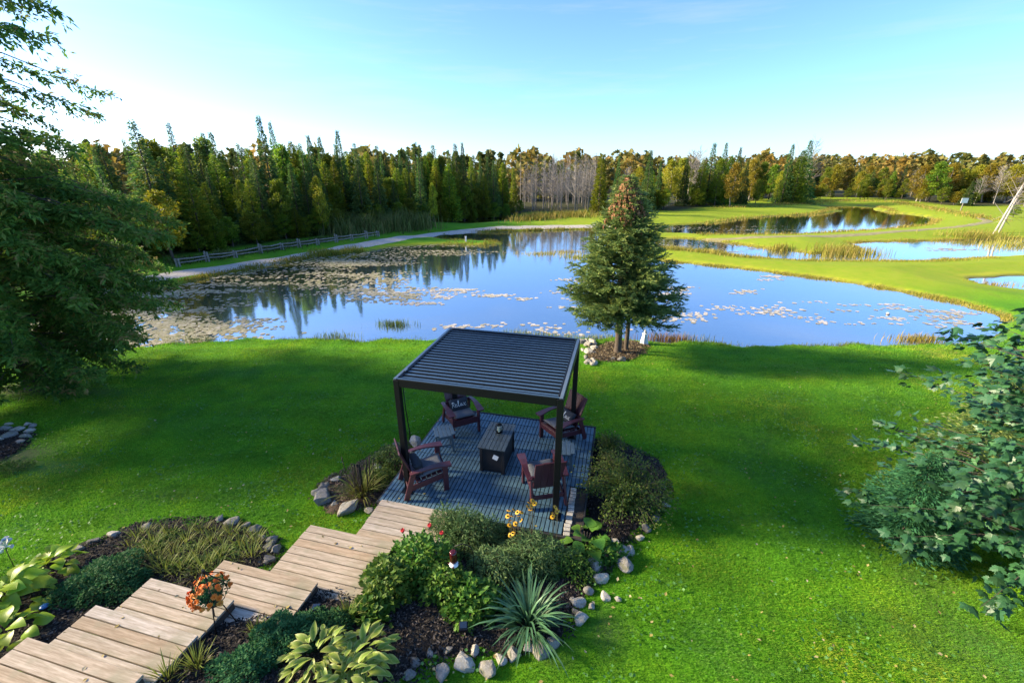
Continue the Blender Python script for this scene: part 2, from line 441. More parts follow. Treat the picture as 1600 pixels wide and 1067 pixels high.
M['fascia'] = plain('deck_fascia', (0.030, 0.030, 0.032), 0.7, 0.3, 6)
M['pale'] = plain('pale_blocks', (0.50, 0.47, 0.40), 0.85, 0.2, 20, objvar=0.15)
M['black'] = plain('black_metal', (0.0035, 0.004, 0.005), 0.45, 0.2, 5, spec=0.3)
M['louver'] = plain('slate_louver', (0.055, 0.098, 0.140), 0.36, 0.12, 3, metal=0.3, objvar=0.10)
M['rim'] = plain('bright_rim', (0.16, 0.20, 0.22), 0.35, 0.1, 5, metal=0.4)
M['burgundy'] = plain('burgundy_boards', (0.075, 0.020, 0.027), 0.42, 0.22, 5, vscale=(6, 1, 6), objvar=0.08)
M['cushion'] = plain('grey_cushion', (0.115, 0.125, 0.145), 0.9, 0.15, 60, bmp=0.3, spec=0.2)
M['pillow'] = plain('charcoal_pillow', (0.035, 0.04, 0.05), 0.9, 0.2, 60, bmp=0.3, spec=0.2)
M['white'] = plain('white_print', (0.75, 0.74, 0.70), 0.8, 0.05, 10)
M['firetop'] = plain('fire_table_top', (0.052, 0.072, 0.085), 0.45, 0.2, 5, objvar=0.08)
M['fireside'] = plain('fire_table_side', (0.014, 0.013, 0.014), 0.5, 0.3, 5)
M['sidetable'] = plain('slate_side_table', (0.075, 0.120, 0.150), 0.5, 0.18, 5, objvar=0.06)
M['candle'] = plain('candle_wax', (0.70, 0.62, 0.42), 0.6, 0.05, 5)
def mk_glass():
    m, nt, b, out = newmat('clear_glass')
    b.inputs['Transmission Weight'].default_value = 1.0; b.inputs['Roughness'].default_value = 0.02; b.inputs['IOR'].default_value = 1.1
    b.inputs['Base Color'].default_value = (0.9, 0.95, 0.95, 1); return m
M['glass'] = mk_glass()
def mk_rock(name, c, lich):
    m, nt, b, out = newmat(name)
    n = noise(nt, 4, 6, 0.7); n2 = noise(nt, 1.5, 3, 0.6); n3 = noise(nt, 18, 4, 0.7)
    oi = nd(nt, 'ShaderNodeObjectInfo')
    col = ramp(nt, n, [(0.3, [x * 0.55 for x in c]), (0.7, c)])
    col = mixc(nt, ramp(nt, n2, [(0.50, (0, 0, 0)), (0.62, (.8, .8, .8))]), col, lich)
    col = mixc(nt, 1.0, col, ramp(nt, oi.outputs['Random'], [(0, (0.55, 0.55, 0.56)), (0.5, (1, 0.97, 0.92)), (1, (1.25, 1.2, 1.1))]), 'MULTIPLY')
    nt.links.new(col, b.inputs['Base Color']); b.inputs['Roughness'].default_value = 0.9; b.inputs['Specular IOR Level'].default_value = 0.2
    bump(nt, n3, 0.6, 0.02, b)
    return m
M['rock'] = mk_rock('fieldstone', (0.33, 0.32, 0.30), (0.20, 0.20, 0.12))
M['rock_white'] = mk_rock('pale_fieldstone', (0.55, 0.53, 0.48), (0.36, 0.32, 0.24))
M['bark'] = plain('brown_bark', (0.085, 0.065, 0.050), 0.95, 0.45, 9, bmp=1.0, vscale=(4, 4, 1))
M['bark_grey'] = plain('grey_bark', (0.23, 0.205, 0.18), 0.95, 0.3, 9, bmp=0.5, vscale=(4, 4, 1), objvar=0.3)
M['bark_pale'] = plain('pale_bark', (0.45, 0.40, 0.34), 0.9, 0.3, 6)
M['railwood'] = plain('grey_split_rail', (0.20, 0.19, 0.17), 0.9, 0.3, 5, bmp=0.5)
# foliage
M['spruce'] = leafmat('spruce_needles', [(0.030, 0.085, 0.028), (0.062, 0.135, 0.034), (0.125, 0.195, 0.038), (0.19, 0.23, 0.04)], 0.4, 0.6, 0.3, 0.02)
M['fir'] = leafmat('cedar_sprays', [(0.075, 0.150, 0.015), (0.155, 0.240, 0.019), (0.260, 0.310, 0.024), (0.34, 0.32, 0.03)], 0.5, 0.6, 0.3, 0.03)
M['leaf_green'] = leafmat('broadleaf_green', [(0.080, 0.145, 0.015), (0.155, 0.230, 0.019), (0.28, 0.30, 0.025)], 0.5, 0.5, 0.25, 0.03)
M['leaf_yellow'] = leafmat('broadleaf_yellow', [(0.12, 0.17, 0.014), (0.30, 0.32, 0.018), (0.52, 0.45, 0.03)], 0.4, 0.5, 0.15, 0.02)
M['leaf_orange'] = leafmat('broadleaf_autumn', [(0.16, 0.18, 0.018), (0.30, 0.265, 0.022), (0.40, 0.29, 0.03)], 0.45, 0.5, 0.25, 0.03)
M['leaf_far'] = leafmat('far_wood_leaves', [(0.09, 0.13, 0.03), (0.22, 0.22, 0.04), (0.36, 0.26, 0.045)], 0.35, 0.6, 0.25, 0.03)
M['lawn_spruce'] = leafmat('lawn_spruce_needles', [(0.060, 0.125, 0.045), (0.135, 0.215, 0.062), (0.225, 0.295, 0.072), (0.33, 0.36, 0.09)], 0.36, 0.55, 0.0, 0.0)
M['cones'] = leafmat('brown_cones', [(0.16, 0.07, 0.032), (0.30, 0.14, 0.06)], 0.0, 0.7, 0.1)
M['near_cedar'] = leafmat('near_cedar_sprays', [(0.042, 0.120, 0.020), (0.100, 0.210, 0.032), (0.175, 0.280, 0.046), (0.28, 0.20, 0.07)], 0.5, 0.6, 0.0, 0.0)
M['maple'] = leafmat('maple_leaves', [(0.014, 0.055, 0.021), (0.030, 0.095, 0.033), (0.056, 0.140, 0.045)], 0.2, 0.42, 0.36, 0.02, spec=0.4)
M['hosta_lime'] = leafmat('lime_hosta_leaf', [(0.20, 0.34, 0.02), (0.34, 0.46, 0.04)], 0.3, 0.42, 0.2, 0.015)
M['hosta_var'] = leafmat('variegated_hosta_leaf', [(0.10, 0.21, 0.02), (0.26, 0.34, 0.05), (0.50, 0.50, 0.18)], 0.3, 0.45, 0.2, 0.01)
M['mound'] = leafmat('mound_leaves', [(0.020, 0.090, 0.034), (0.042, 0.150, 0.050), (0.080, 0.210, 0.075)], 0.3, 0.68, 0.1, spec=0.15)
M['weed'] = leafmat('weed_leaves', [(0.045, 0.11, 0.014), (0.09, 0.19, 0.02), (0.17, 0.25, 0.03)], 0.3, 0.55, 0.15, 0.02)
M['greygreen'] = leafmat('grey_green_leaves', [(0.050, 0.115, 0.030), (0.10, 0.185, 0.055), (0.17, 0.24, 0.09)], 0.32, 0.6, 0.15, 0.01)
M['daylily'] = leafmat('daylily_blade', [(0.040, 0.115, 0.045), (0.085, 0.19, 0.085), (0.15, 0.26, 0.14)], 0.25, 0.42, 0.3, 0.01)
M['ochre_blade'] = leafmat('ochre_blade', [(0.10, 0.14, 0.02), (0.20, 0.21, 0.035), (0.30, 0.23, 0.07)], 0.3, 0.6, 0.3, 0.03)
M['olive_grass'] = leafmat('olive_tuft', [(0.09, 0.15, 0.025), (0.19, 0.23, 0.04), (0.32, 0.26, 0.09)], 0.35, 0.6, 0.2, 0.02)
M['shrub'] = leafmat('shrub_leaves', [(0.045, 0.090, 0.014), (0.095, 0.155, 0.022), (0.17, 0.20, 0.035)], 0.35, 0.55, 0.1, 0.01)
M['stem'] = plain('plant_stems', (0.09, 0.08, 0.035), 0.8, 0.3, 10)
M['darkstem'] = plain('dark_seed_stalks', (0.030, 0.022, 0.016), 0.9, 0.3, 10)
M['yellow'] = plain('yellow_petals', (0.80, 0.42, 0.01), 0.6, 0.15, 20, objvar=0.1)
M['orange'] = plain('orange_petals', (0.75, 0.20, 0.02), 0.6, 0.2, 20, objvar=0.2)
M['apricot'] = plain('apricot_petals', (0.80, 0.36, 0.07), 0.6, 0.2, 20, objvar=0.1)
M['red'] = plain('red_petals', (0.45, 0.02, 0.025), 0.6, 0.2, 20)
M['cone'] = plain('dark_flower_disc', (0.03, 0.015, 0.01), 0.9, 0.2, 20)
M['redglass'] = plain('red_nectar_bottle', (0.07, 0.006, 0.008), 0.12, 0.1, 5, spec=0.7)
M['whiteplastic'] = plain('white_plastic', (0.72, 0.72, 0.74), 0.4, 0.05, 5)
M['solar'] = plain('solar_cell', (0.012, 0.022, 0.045), 0.15, 0.2, 5, spec=0.8)
M['bluecap'] = plain('blue_cap', (0.02, 0.12, 0.30), 0.3, 0.1, 5)
M['pot'] = plain('dark_pot', (0.02, 0.018, 0.016), 0.7, 0.2, 5)
M['palesign'] = plain('pale_painted_wood', (0.55, 0.62, 0.68), 0.6, 0.1, 5)

# ================================================================== the setting
PATH_C = [(-120, 512), (0, 482), (120, 455), (255, 426), (330, 415.5), (400, 405), (480, 393), (560, 380), (620, 371), (690, 359.5), (760, 354), (850, 351.5), (930, 350.5), (1000, 350)]
def path_pts(pxs, z=-0.42):
    return np.array([P(a, b, z)[:2] for a, b in pxs])
def polyline_d(x, y, pts):
    d = np.full(np.shape(x), 1e9)
    for a, b in zip(pts[:-1], pts[1:]):
        e = b - a
        t = np.clip(((x - a[0]) * e[0] + (y - a[1]) * e[1]) / (e @ e), 0, 1)
        d = np.minimum(d, np.hypot(x - a[0] - e[0] * t, y - a[1] - e[1] * t))
    return d
PATHW = path_pts(PATH_C)
# the wood's edge on the left, a line on the ground; the wood lies to its left and behind
EDGE = np.array([(-40, -14), (-27, -8), (-24.5, 4), (-25, 14), (-27, 22), (-26, 28)] + [tuple(P(a, b, -.45)[:2]) for a, b in
                [(262, 401), (330, 392), (430, 378), (540, 364), (620, 355), (700, 344), (765, 337), (815, 332)]])
WOODS_L = np.array([(-200, -60), (-40, -14)] + [tuple(p) for p in EDGE[1:]] + [tuple(P(900, 331, -.4)[:2]), tuple(P(925, 326, -.4)[:2]), (40, 140), (0, 400), (-300, 400)])
WOODS_R = np.array([tuple(P(a, b, -.4)[:2]) for a, b in [(925, 329), (1000, 328), (1060, 331), (1120, 322), (1180, 314), (1215, 309), (1290, 308), (1330, 309), (1400, 311), (1480, 322), (1560, 322), (1640, 320), (1800, 330)]] + [(400, 70), (500, 500), (0, 500)])

# terrain sheet
ys = [-14.0]
while ys[-1] < 30: ys.append(ys[-1] + 0.28)
while ys[-1] < 1500: ys.append(ys[-1] + max(0.3, 0.0105 * ys[-1]))
ys = np.array(ys)
ss = np.linspace(-2.7, 2.7, 380)
Yg = np.repeat(ys[:, None], len(ss), 1); Xg = ss[None, :] * (np.abs(Yg) * 0.93 + 12)
xf, yf = Xg.ravel(), Yg.ravel()
dW = water_d(xf, yf)
Z = zfun(xf, yf, dW)
nr, nc = Xg.shape
idx = np.arange(nr * nc).reshape(nr, nc)
Fq = np.stack([idx[:-1, :-1], idx[:-1, 1:], idx[1:, 1:], idx[1:, :-1]], -1).reshape(-1, 4)
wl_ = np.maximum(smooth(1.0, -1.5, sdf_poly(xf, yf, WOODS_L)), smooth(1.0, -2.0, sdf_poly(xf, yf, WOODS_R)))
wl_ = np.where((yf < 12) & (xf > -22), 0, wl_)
far_sunlit = smooth(20, 26, yf) * smooth(-2, 6, xf)  # stretch of lawn beyond the pond that gets sunlight painted into its colour
dry = np.clip(smooth(0.9, 0.05, dW) * 0.75 * smooth(17, 22, yf) + 0.62 * far_sunlit, 0, 1)  # dry grass along the banks plus the painted sunlit yellow
soil = np.clip(smooth(0.22, 0.05, dW), 0, 1) * 0.8
def blob(px, py, rx, ry, s=1.0):
    c = G(px, py)
    return s * np.clip(1.3 - np.hypot((xf - c[0]) / rx, (yf - c[1]) / ry), 0, 1)
for a in [(40, 607, 2.0, .55, .8), (150, 612, 1.6, .4, .35), (60, 730, 1.1, .35, .4), (20, 712, .9, .6, .7), (950, 985, .25, .3, .5), (860, 1030, .4, .15, .4),
          (180, 640, 1.2, .3, .18), (1500, 1000, 1.0, .8, .35), (250, 775, 0.9, .12, .35), (1450, 905, .7, .7, .35), (400, 760, .6, .2, .15)]:
    soil = np.maximum(soil, blob(*a))
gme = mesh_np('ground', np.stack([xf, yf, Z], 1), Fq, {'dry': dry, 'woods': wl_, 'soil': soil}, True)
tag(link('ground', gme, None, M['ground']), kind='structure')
wme = mesh_np('water', [(-90, 12, WL), (170, 12, WL), (170, 150, WL), (-90, 150, WL)], [(0, 1, 2, 3)])
tag(link('pond_water', wme, None, M['water']), kind='structure')

def ribbon(name, pts, w, mat, lift=0.03, taper_end=False):
    pts = np.array(pts); out = []
    for a, b in zip(pts[:-1], pts[1:]):
        n = max(2, int(np.hypot(*(b - a)) / 0.5))
        out += [a + (b - a) * k / n for k in range(n)]
    out.append(pts[-1]); c = np.array(out)
    for _ in range(6): c[1:-1] = (c[:-2] + 2 * c[1:-1] + c[2:]) / 4
    t = np.gradient(c, axis=0); t /= np.linalg.norm(t, axis=1, keepdims=True)
    nn = np.stack([-t[:, 1], t[:, 0]], 1)
    cols = 7; V = []
    for k in range(cols):
        o = (k / (cols - 1) - .5) * w
        jit = 0.06 * np.sin(np.arange(len(c)) * 0.9 + k) if k in (0, cols - 1) else 0
        q = c + nn * (o + jit)[:, None] if np.ndim(jit) else c + nn * o
        z = zfun(q[:, 0], q[:, 1]) + (lift if k not in (0, cols - 1) else -0.01)
        V.append(np.column_stack([q, z]))
    V = np.stack(V, 1); n = len(c); id_ = np.arange(n * cols).reshape(n, cols)
    F = np.stack([id_[:-1, :-1], id_[1:, :-1], id_[1:, 1:], id_[:-1, 1:]], -1).reshape(-1, 4)
    return tag(link(name, mesh_np(name, V.reshape(-1, 3), F, None, True), None, mat), kind='structure')
ribbon('gravel_path', PATHW, 1.75, M['gravel'], 0.045)
ribbon('dirt_track', path_pts([(1090, 371.5), (1180, 373), (1250, 372), (1330, 368.5), (1420, 363), (1500, 357), (1545, 349), (1530, 343)], -.6), 1.0, M['track'], 0.03)

BEDS = {}
def bed(name, px, mat, lift=0.05, step=0.09):
    pl = np.array([G(a, b)[:2] for a, b in px]); BEDS[name] = pl
    x0, y0 = pl.min(0) - .3; x1, y1 = pl.max(0) + .3
    gx, gy = np.meshgrid(np.arange(x0, x1, step), np.arange(y0, y1, step))
    x, y = gx.ravel(), gy.ravel()
    d = -sdf_poly(x, y, pl) + 0.07 * np.sin(x * 9 + y * 4) + 0.05 * np.sin(y * 13 - x * 6) + 0.09 * np.sin(x * 3.7 - y * 2.9) - .05
    z = zfun(x, y) + np.clip(d * 0.25, -0.08, lift) + rng.normal(0, .006, len(x))
    ids = np.arange(len(x)).reshape(gx.shape)
    F = np.stack([ids[:-1, :-1], ids[:-1, 1:], ids[1:, 1:], ids[1:, :-1]], -1).reshape(-1, 4)
    F = F[(d[F] > -0.12).all(1)]
    used, inv = np.unique(F, return_inverse=True)
    V = np.stack([x, y, z], 1)[used]
    return tag(link('mulch_bed', mesh_np('mulch_bed', V, inv.reshape(F.shape), None, True), None, mat), kind='structure')
bed('left', [(-60, 1010), (-40, 960), (20, 905), (90, 870), (150, 845), (215, 818), (290, 808), (365, 815), (425, 835), (440, 862), (425, 890), (330, 915), (240, 935), (150, 975), (60, 1030), (-20, 1067)], M['mulch'])
bed('main', [(190, 1110), (250, 1050), (330, 980), (400, 955), (480, 920), (560, 905), (600, 860), (660, 800), (760, 800), (890, 842), (935, 838), (975, 855), (940, 905), (905, 935), (890, 990), (850, 1012), (770, 1020), (700, 1030), (650, 1060), (600, 1110)], M['mulch'])
bed('rightshrub', [(915, 690), (960, 685), (1030, 720), (1050, 770), (1020, 820), (985, 850), (935, 850), (905, 830)], M['mulch'])
bed('ornamental', [(490, 765), (515, 745), (560, 725), (600, 700), (640, 690), (640, 720), (600, 780), (560, 800), (515, 800)], M['mulch_brown'])
bed('spruce', [(915, 560), (925, 545), (950, 535), (990, 533), (1015, 540), (1005, 552), (985, 562), (950, 566)], M['mulch_brown'], 0.03)
bed('farleft', [(-60, 700), (-30, 680), (20, 668), (50, 680), (40, 700), (0, 722), (-60, 735)], M['mulch'])

# ================================================================== deck
DX0, DX1, DY0, DY1 = -3.88, -0.22, 5.56, 8.915
TS = 0.305
dk = Lw((DX0 + DX1) / 2, (DY0 + DY1) / 2)
deck = thing('deck', 'blue grey slatted tile deck under the black pergola', 'deck', (dk[0], dk[1], 0), YAW)
def dl(lx, ly): return lx - (DX0 + DX1) / 2, ly - (DY0 + DY1) / 2
hw, hd = (DX1 - DX0) / 2, (DY1 - DY0) / 2
MB().box((0, 0, -0.09), (2 * hw - .01, 2 * hd - .01, 0.11)).build('subframe', M['stringer'], deck)
for nm, c, s in (('fascia', (0, hd + .018, -.085), (2 * hw + .07, .034, .20)), ('fascia', (0, -hd - .018, -.10), (2 * hw + .07, .034, .17)), ('fascia', (-hw - .018, 0, -.10), (.034, 2 * hd, .17)), ('fascia', (hw + .018, 0, -.10), (.034, 2 * hd, .17))):
    MB().box(c, s, bev=.004).build(nm, M['fascia'], deck)
def tile_mesh():
    mb = MB()
    n = 4; w = TS / n
    for i in range(n):
        mb.box((-TS / 2 + w * (i + .5), 0, -.008), (w - .015, TS - .016, .016), bev=.003)
    return mb.mesh('deck_tile')
tm = tile_mesh()
tb = MB().box((0, 0, -.022), (TS - .003, TS - .003, .012)).mesh('tile_grid'); tb.materials.append(M['tilebase'])
for i in range(12):
    for j in range(11):
        if i == 11 and j < 4: continue
        x = -hw + TS * (i + .5); y = -hd + TS * (j + .5)
        t = link('deck_tile', tm, deck, M['tile'], (x, y, random.uniform(-.0015, .0015)), (random.uniform(-.004, .004), random.uniform(-.004, .004), random.uniform(-.004, .004)))
        link('tile_grid', tb, t, M['tilebase'])
pb = MB().box((0, 0, 0), (.11, .075, .035), bev=.006).mesh('pale_block')
for k in range(13):
    link('pale_block', pb, deck, M['pale'], (hw - TS + .075 + random.uniform(-.008, .008), -hd + .05 + k * .092, -.02 + random.uniform(-.006, .004)), (0, 0, random.uniform(-.12, .12)))

# ================================================================== wooden steps
steps = thing('wooden_steps', 'weathered board steps zigzagging down to the blue grey deck', 'steps', (*Lw(-4.4, 3.4), 0.0), YAW)
BW = 0.143
STEP = [(-3.82, -2.37, 5.585, 8, 0.012), (-4.58, -3.03, 4.635, 8, .14), (-5.25, -3.67, 3.625, 6, .28), (-5.84, -4.47, 3.05, 5, .42), (-5.98, -4.40, 2.495, 5, .56), (-6.13, -4.46, 1.95, 6, .70)]
for si, (x0, x1, yb, nb, z) in enumerate(STEP):
    cx = (x0 + x1) / 2 + 4.4
    platform = MB()
    ya, yz = yb - .02 - 3.4, yb - nb * BW + .02 - 3.4
    for xx in (x0 + .03 + 4.4, x1 - .03 + 4.4):
        platform.box((xx, (ya + yz) / 2, z - .105), (.038, ya - yz, .135))
    platform.box((cx, ya - .02, z - .105), (x1 - x0 - .10, .038, .133))
    pf = platform.build('step_frame', M['stringer'], steps)
    bm_ = MB().box((0, 0, 0), (x1 - x0, BW - .013, .034), bev=.004).mesh('board')
    for k in range(nb):
        link('board', bm_, steps, M['board'], (cx + random.uniform(-.006, .006), yb - BW * (k + .5) - 3.4, z - .017 + random.uniform(-.002, .002)), (random.uniform(-.006, .006), 0, random.uniform(-.003, .003)))

# ================================================================== pergola
PX0, PX1, PY0, PY1, PH = -3.51, -0.64, 5.88, 8.48, 2.35
pc = Lw((PX0 + PX1) / 2, (PY0 + PY1) / 2)
perg = thing('pergola', 'black metal pergola with louvered roof standing on the deck', 'pergola', (pc[0], pc[1], 0), YAW)
pw, pd = (PX1 - PX0) / 2, (PY1 - PY0) / 2
for sx in (-1, 1):
    for sy in (-1, 1):
        po = MB().box((sx * (pw - .05), sy * (pd - .05), (PH - .02) / 2), (.10, .10, PH - .02), bev=.006).build('post', M['black'], perg)
        MB().box((sx * (pw - .05), sy * (pd - .05), .008), (.20, .20, .014), bev=.003).build('base_plate', M['black'], po)
bh = .145
for sy in (-1, 1):
    b_ = MB().box((0, sy * (pd - .05), PH - bh / 2), (2 * pw - .204, .096, bh), bev=.005).build('beam', M['black'], perg)
for sx in (-1, 1):
    b_ = MB().box((sx * (pw - .05), 0, PH - bh / 2), (.096, 2 * pd - .204, bh), bev=.005).build('beam', M['black'], perg)
    MB().box((sx * (pw - .035), 0, PH + .004), (.05, 2 * pd, .012), bev=.003).build('beam_cap', M['rim'], perg)
for sy in (-1, 1):
    MB().box((0, sy * (pd - .03), PH + .004), (2 * pw - .125, .04, .012), bev=.003).build('beam_cap', M['louver'], perg)
NL = 20; span = 2 * pd - .16; pitch = span / NL
def louver_mesh():
    L = 2 * pw - .16
    prof = [(-.040, .004), (-.036, .014), (.036, .014), (.048, .006), (.046, -.002), (-.036, .002)]
    bm = bmesh.new()
    a = [bm.verts.new((-L / 2, y, z)) for y, z in prof]; b = [bm.verts.new((L / 2, y, z)) for y, z in prof]
    for k in range(len(prof)): bm.faces.new((a[k], a[(k + 1) % len(prof)], b[(k + 1) % len(prof)], b[k]))
    bm.faces.new(list(reversed(a))); bm.faces.new(b)
    bmesh.ops.recalc_face_normals(bm, faces=bm.faces[:])
    me = bpy.data.meshes.new('louver'); bm.to_mesh(me); bm.free(); return me
lm = louver_mesh()
gap_strip = MB().box((0, 0, 0), (2 * pw - .165, .022, .050), bev=.003).mesh('gap_shade'); gap_strip.materials.append(M['black'])  # black strip standing in for the shade between louvers
for k in range(NL):
    lv_ = link('louver', lm, perg, M['louver'], (0, -pd + .08 + pitch * (k + .5), PH - .030), (math.radians(-9) + random.uniform(-.008, .008), 0, 0))
    link('gap_shade', gap_strip, lv_, M['black'], (0, -.052, -.012))
MB().tube([(-pw + .125, -pd + .09, PH - .14), (-pw + .13, -pd + .10, 1.7), (-pw + .155, -pd + .10, 1.35), (-pw + .16, -pd + .10, 1.18), (-pw + .14, -pd + .1, 1.10)], .009, 6).build('crank_rod', M['black'], perg)
MB().box((-pw + .07, -pd + .34, PH + .018), (.05, .09, .02), bev=.005).build('motor_cap', M['rim'], perg)

# ================================================================== furniture
def curved_plank(mb, pts, w, t):
    """pts: (x,y,z,width) centreline of a plank lying flat"""
    bm = mb.bm; prev = None; rows = []
    for x, y, z, w_ in pts:
        rows.append([bm.verts.new((x - w_ / 2, y, z)), bm.verts.new((x + w_ / 2, y, z)), bm.verts.new((x + w_ / 2, y, z - t)), bm.verts.new((x - w_ / 2, y, z - t))])
    for a, b in zip(rows[:-1], rows[1:]):
        for k in range(4): bm.faces.new((a[k], a[(k + 1) % 4], b[(k + 1) % 4], b[k]))
    bm.faces.new(list(reversed(rows[0]))); bm.faces.new(rows[-1])
def pillow_mesh(name, w, d, h, n=14, pinch=0.85):
    bm = bmesh.new()
    for sgn in (1, -1):
        g = [[None] * (n + 1) for _ in range(n + 1)]
        for i in range(n + 1):
            for j in range(n + 1):
                u, v = 2 * i / n - 1, 2 * j / n - 1
                k = max(0, (1 - u ** 4)) ** .5 * max(0, (1 - v ** 4)) ** .5
                e = 1 - .07 * (1 - abs(u)) * (abs(v) ** 3); e2 = 1 - .07 * (1 - abs(v)) * (abs(u) ** 3)
                g[i][j] = bm.verts.new((u * w / 2 * e2, v * d / 2 * e, sgn * h / 2 * k))
        for i in range(n):
            for j in range(n):
                f = bm.faces.new((g[i][j], g[i + 1][j], g[i + 1][j + 1], g[i][j + 1])); f.smooth = True
    bmesh.ops.remove_doubles(bm, verts=bm.verts[:], dist=1e-5)
    bmesh.ops.recalc_face_normals(bm, faces=bm.faces[:])
    me = bpy.data.meshes.new(name); bm.to_mesh(me); bm.free(); return me
def make_chair(label, loc, rz):
    """front faces +Y"""
    c = thing('adirondack_chair', label, 'chair', loc, rz, 'burgundy chairs round the fire table')
    mat = M['burgundy']
    for s in (-1, 1):
        MB().box((s * .305, .30, .285), (.045, .095, .57), bev=.006).build('front_leg', mat, c)
        MB().bar((s * .30, -.27, .575), (s * .315, -.45, 0.006), .04, .095, .006, up=(0, 1, .3)).build('rear_leg', mat, c)
        MB().bar((s * .272, .345, .335), (s * .272, -.40, .195), .026, .115, .005).build('side_rail', mat, c)
        mb = MB()
        curved_plank(mb, [(s * .335, .40, .600, .15), (s * .335, .33, .605, .155), (s * .337, .20, .622, .135), (s * .342, .04, .628, .105), (s * .345, -.12, .615, .09), (s * .335, -.27, .594, .085), (s * .33, -.345, .580, .085)], .15, .026)
        mb.build('armrest', mat, c)
    MB().box((0, .335, .335), (.52, .026, .12), bev=.005).build('front_apron', mat, c)
    MB().bar((-.335, -.29, .555), (.335, -.29, .555), .04, .075, .005).build('back_rail', mat, c)
    MB().bar((-.30, -.385, .20), (.30, -.385, .20), .03, .085, .005).build('rear_stretcher', mat, c)
    for k in range(6):
        y = .30 - k * .098
        MB().box((0, y, .405 + (y - .30) * .18), (.53, .090, .022), (math.atan(.18), 0, 0), bev=.004).build('seat_slat', mat, c)
    for k in range(4):
        x0 = (-1.5 + k) * .118; x1 = (-1.5 + k) * .140
        p0 = Vector((x0, -.205, .26)); p1 = Vector((x1, -.485, 1.0 - .012 * abs(k - 1.5)))
        d = (p1 - p0).normalized(); n = Vector((0, d.z, -d.y)).normalized(); w0, w1 = .056, .067
        mb = MB(); bm = mb.bm; vs = []
        for p, w in ((p0, w0), (p1, w1)):
            for sx, sn in ((-1, 1), (1, 1), (1, -1), (-1, -1)):
                vs.append(bm.verts.new(p + Vector((sx * w, 0, 0)) + n * (sn * .011)))
        bm.faces.new(vs[:4]); bm.faces.new(vs[4:])
        for q in range(4): bm.faces.new((vs[q], vs[(q + 1) % 4], vs[4 + (q + 1) % 4], vs[4 + q]))
        mb.build('back_slat', mat, c)
    return c
cush_me = pillow_mesh('seat_cushion', .52, .50, .085)
pil_me = pillow_mesh('throw_pillow', .46, .28, .15)
RELAX = [  # pen strokes of the handwritten word, pillow units
    [(-.175, -.055), (-.165, .0), (-.155, .06)], [(-.185, .045), (-.155, .065), (-.125, .055), (-.125, .02), (-.150, .0), (-.125, -.03), (-.105, -.05)],
    [(-.105, -.02), (-.08, -.005), (-.075, .015), (-.092, .018), (-.1, -.01), (-.095, -.035), (-.07, -.045), (-.045, -.02)],
    [(-.045, -.02), (-.02, .03), (-.012, .085), (-.025, .085), (-.033, .03), (-.028, -.03), (-.01, -.045), (.01, -.02)],
    [(.055, .01), (.03, .012), (.018, -.015), (.03, -.04), (.05, -.02), (.058, .01), (.055, -.025), (.07, -.04), (.085, -.02)],
    [(.095, .02), (.115, -.01), (.135, -.045), (.155, -.03)], [(.150, .025), (.12, -.01), (.095, -.045)]]
def write_on(pil):
    mb = MB()
    for st in RELAX:
        q = []
        for (a, b), (c2, d2) in zip(st[:-1], st[1:]):
            q += [(a + (c2 - a) * t, b + (d2 - b) * t) for t in (0, .34, .67)]
        q.append(st[-1]); pts = []
        for a, b in q:
            u, v = a / .23, b * 1.05 / .14
            k = max(0, 1 - u ** 4) ** .5 * max(0, 1 - v ** 4) ** .5
            pts.append((a, b * 1.05, .075 * k + .002))
        mb.tube(pts, .0052, 5)
    return mb.build('handwritten_word', M['white'], pil)
FT = (-2.08, 7.20)          # fire table
def face(lx, ly, fx, fy): return math.atan2(fy, fx) - PI / 2 + YAW
CH = [((-3.22, 8.18), (.64, -.77), 'burgundy chair whose cushion carries the white handwritten pillow, beside the small side table', 'relax'),
      ((-0.93, 8.28), (-.66, -.75), 'burgundy chair with a printed pillow behind the side table, by the far right pergola post', 'relax2'),
      ((-3.20, 6.18), (.80, .60), 'burgundy chair beside the pergola post at the top of the board steps', 'plain'),
      ((-1.02, 6.52), (-.42, .90), 'burgundy chair with its back to the yellow flowers and the bed', 'none')]
for (lx, ly), (fx, fy), lab, kind in CH:
    wx, wy = Lw(lx, ly); rz = face(lx, ly, fx, fy)
    c = make_chair(lab, (wx, wy, .002), rz)
    Rz = Matrix.Rotation(rz, 4, 'Z'); base = Matrix.Translation((wx, wy, .002)) @ Rz
    cu = link('seat_cushion', cush_me, None, M['cushion'])
    cu.matrix_world = base @ Matrix.Translation((0, .065, .424)) @ Matrix.Rotation(math.atan(.18), 4, 'X')
    tag(cu, {'relax': 'grey seat cushion under the white handwritten pillow', 'relax2': 'grey seat cushion on the chair by the far right post', 'plain': 'grey seat cushion on the chair at the top of the steps', 'none': 'grey seat cushion on the chair with its back to the yellow flowers'}[kind], 'cushion', 'grey seat cushions')
    if kind != 'none':
        pi = link('throw_pillow', pil_me, None, M['pillow'])
        pi.matrix_world = base @ Matrix.Translation((0.0, -.165, .535)) @ Matrix.Rotation(PI, 4, 'Z') @ Matrix.Rotation(math.radians(64), 4, 'X')
        tag(pi, {'relax': 'charcoal pillow with a white handwritten word, on the chair by the side table', 'relax2': 'charcoal printed pillow on the chair by the far right post', 'plain': 'plain charcoal pillow on the chair at the top of the steps'}[kind], 'pillow', 'charcoal throw pillows')
        if kind.startswith('relax'): write_on(pi)
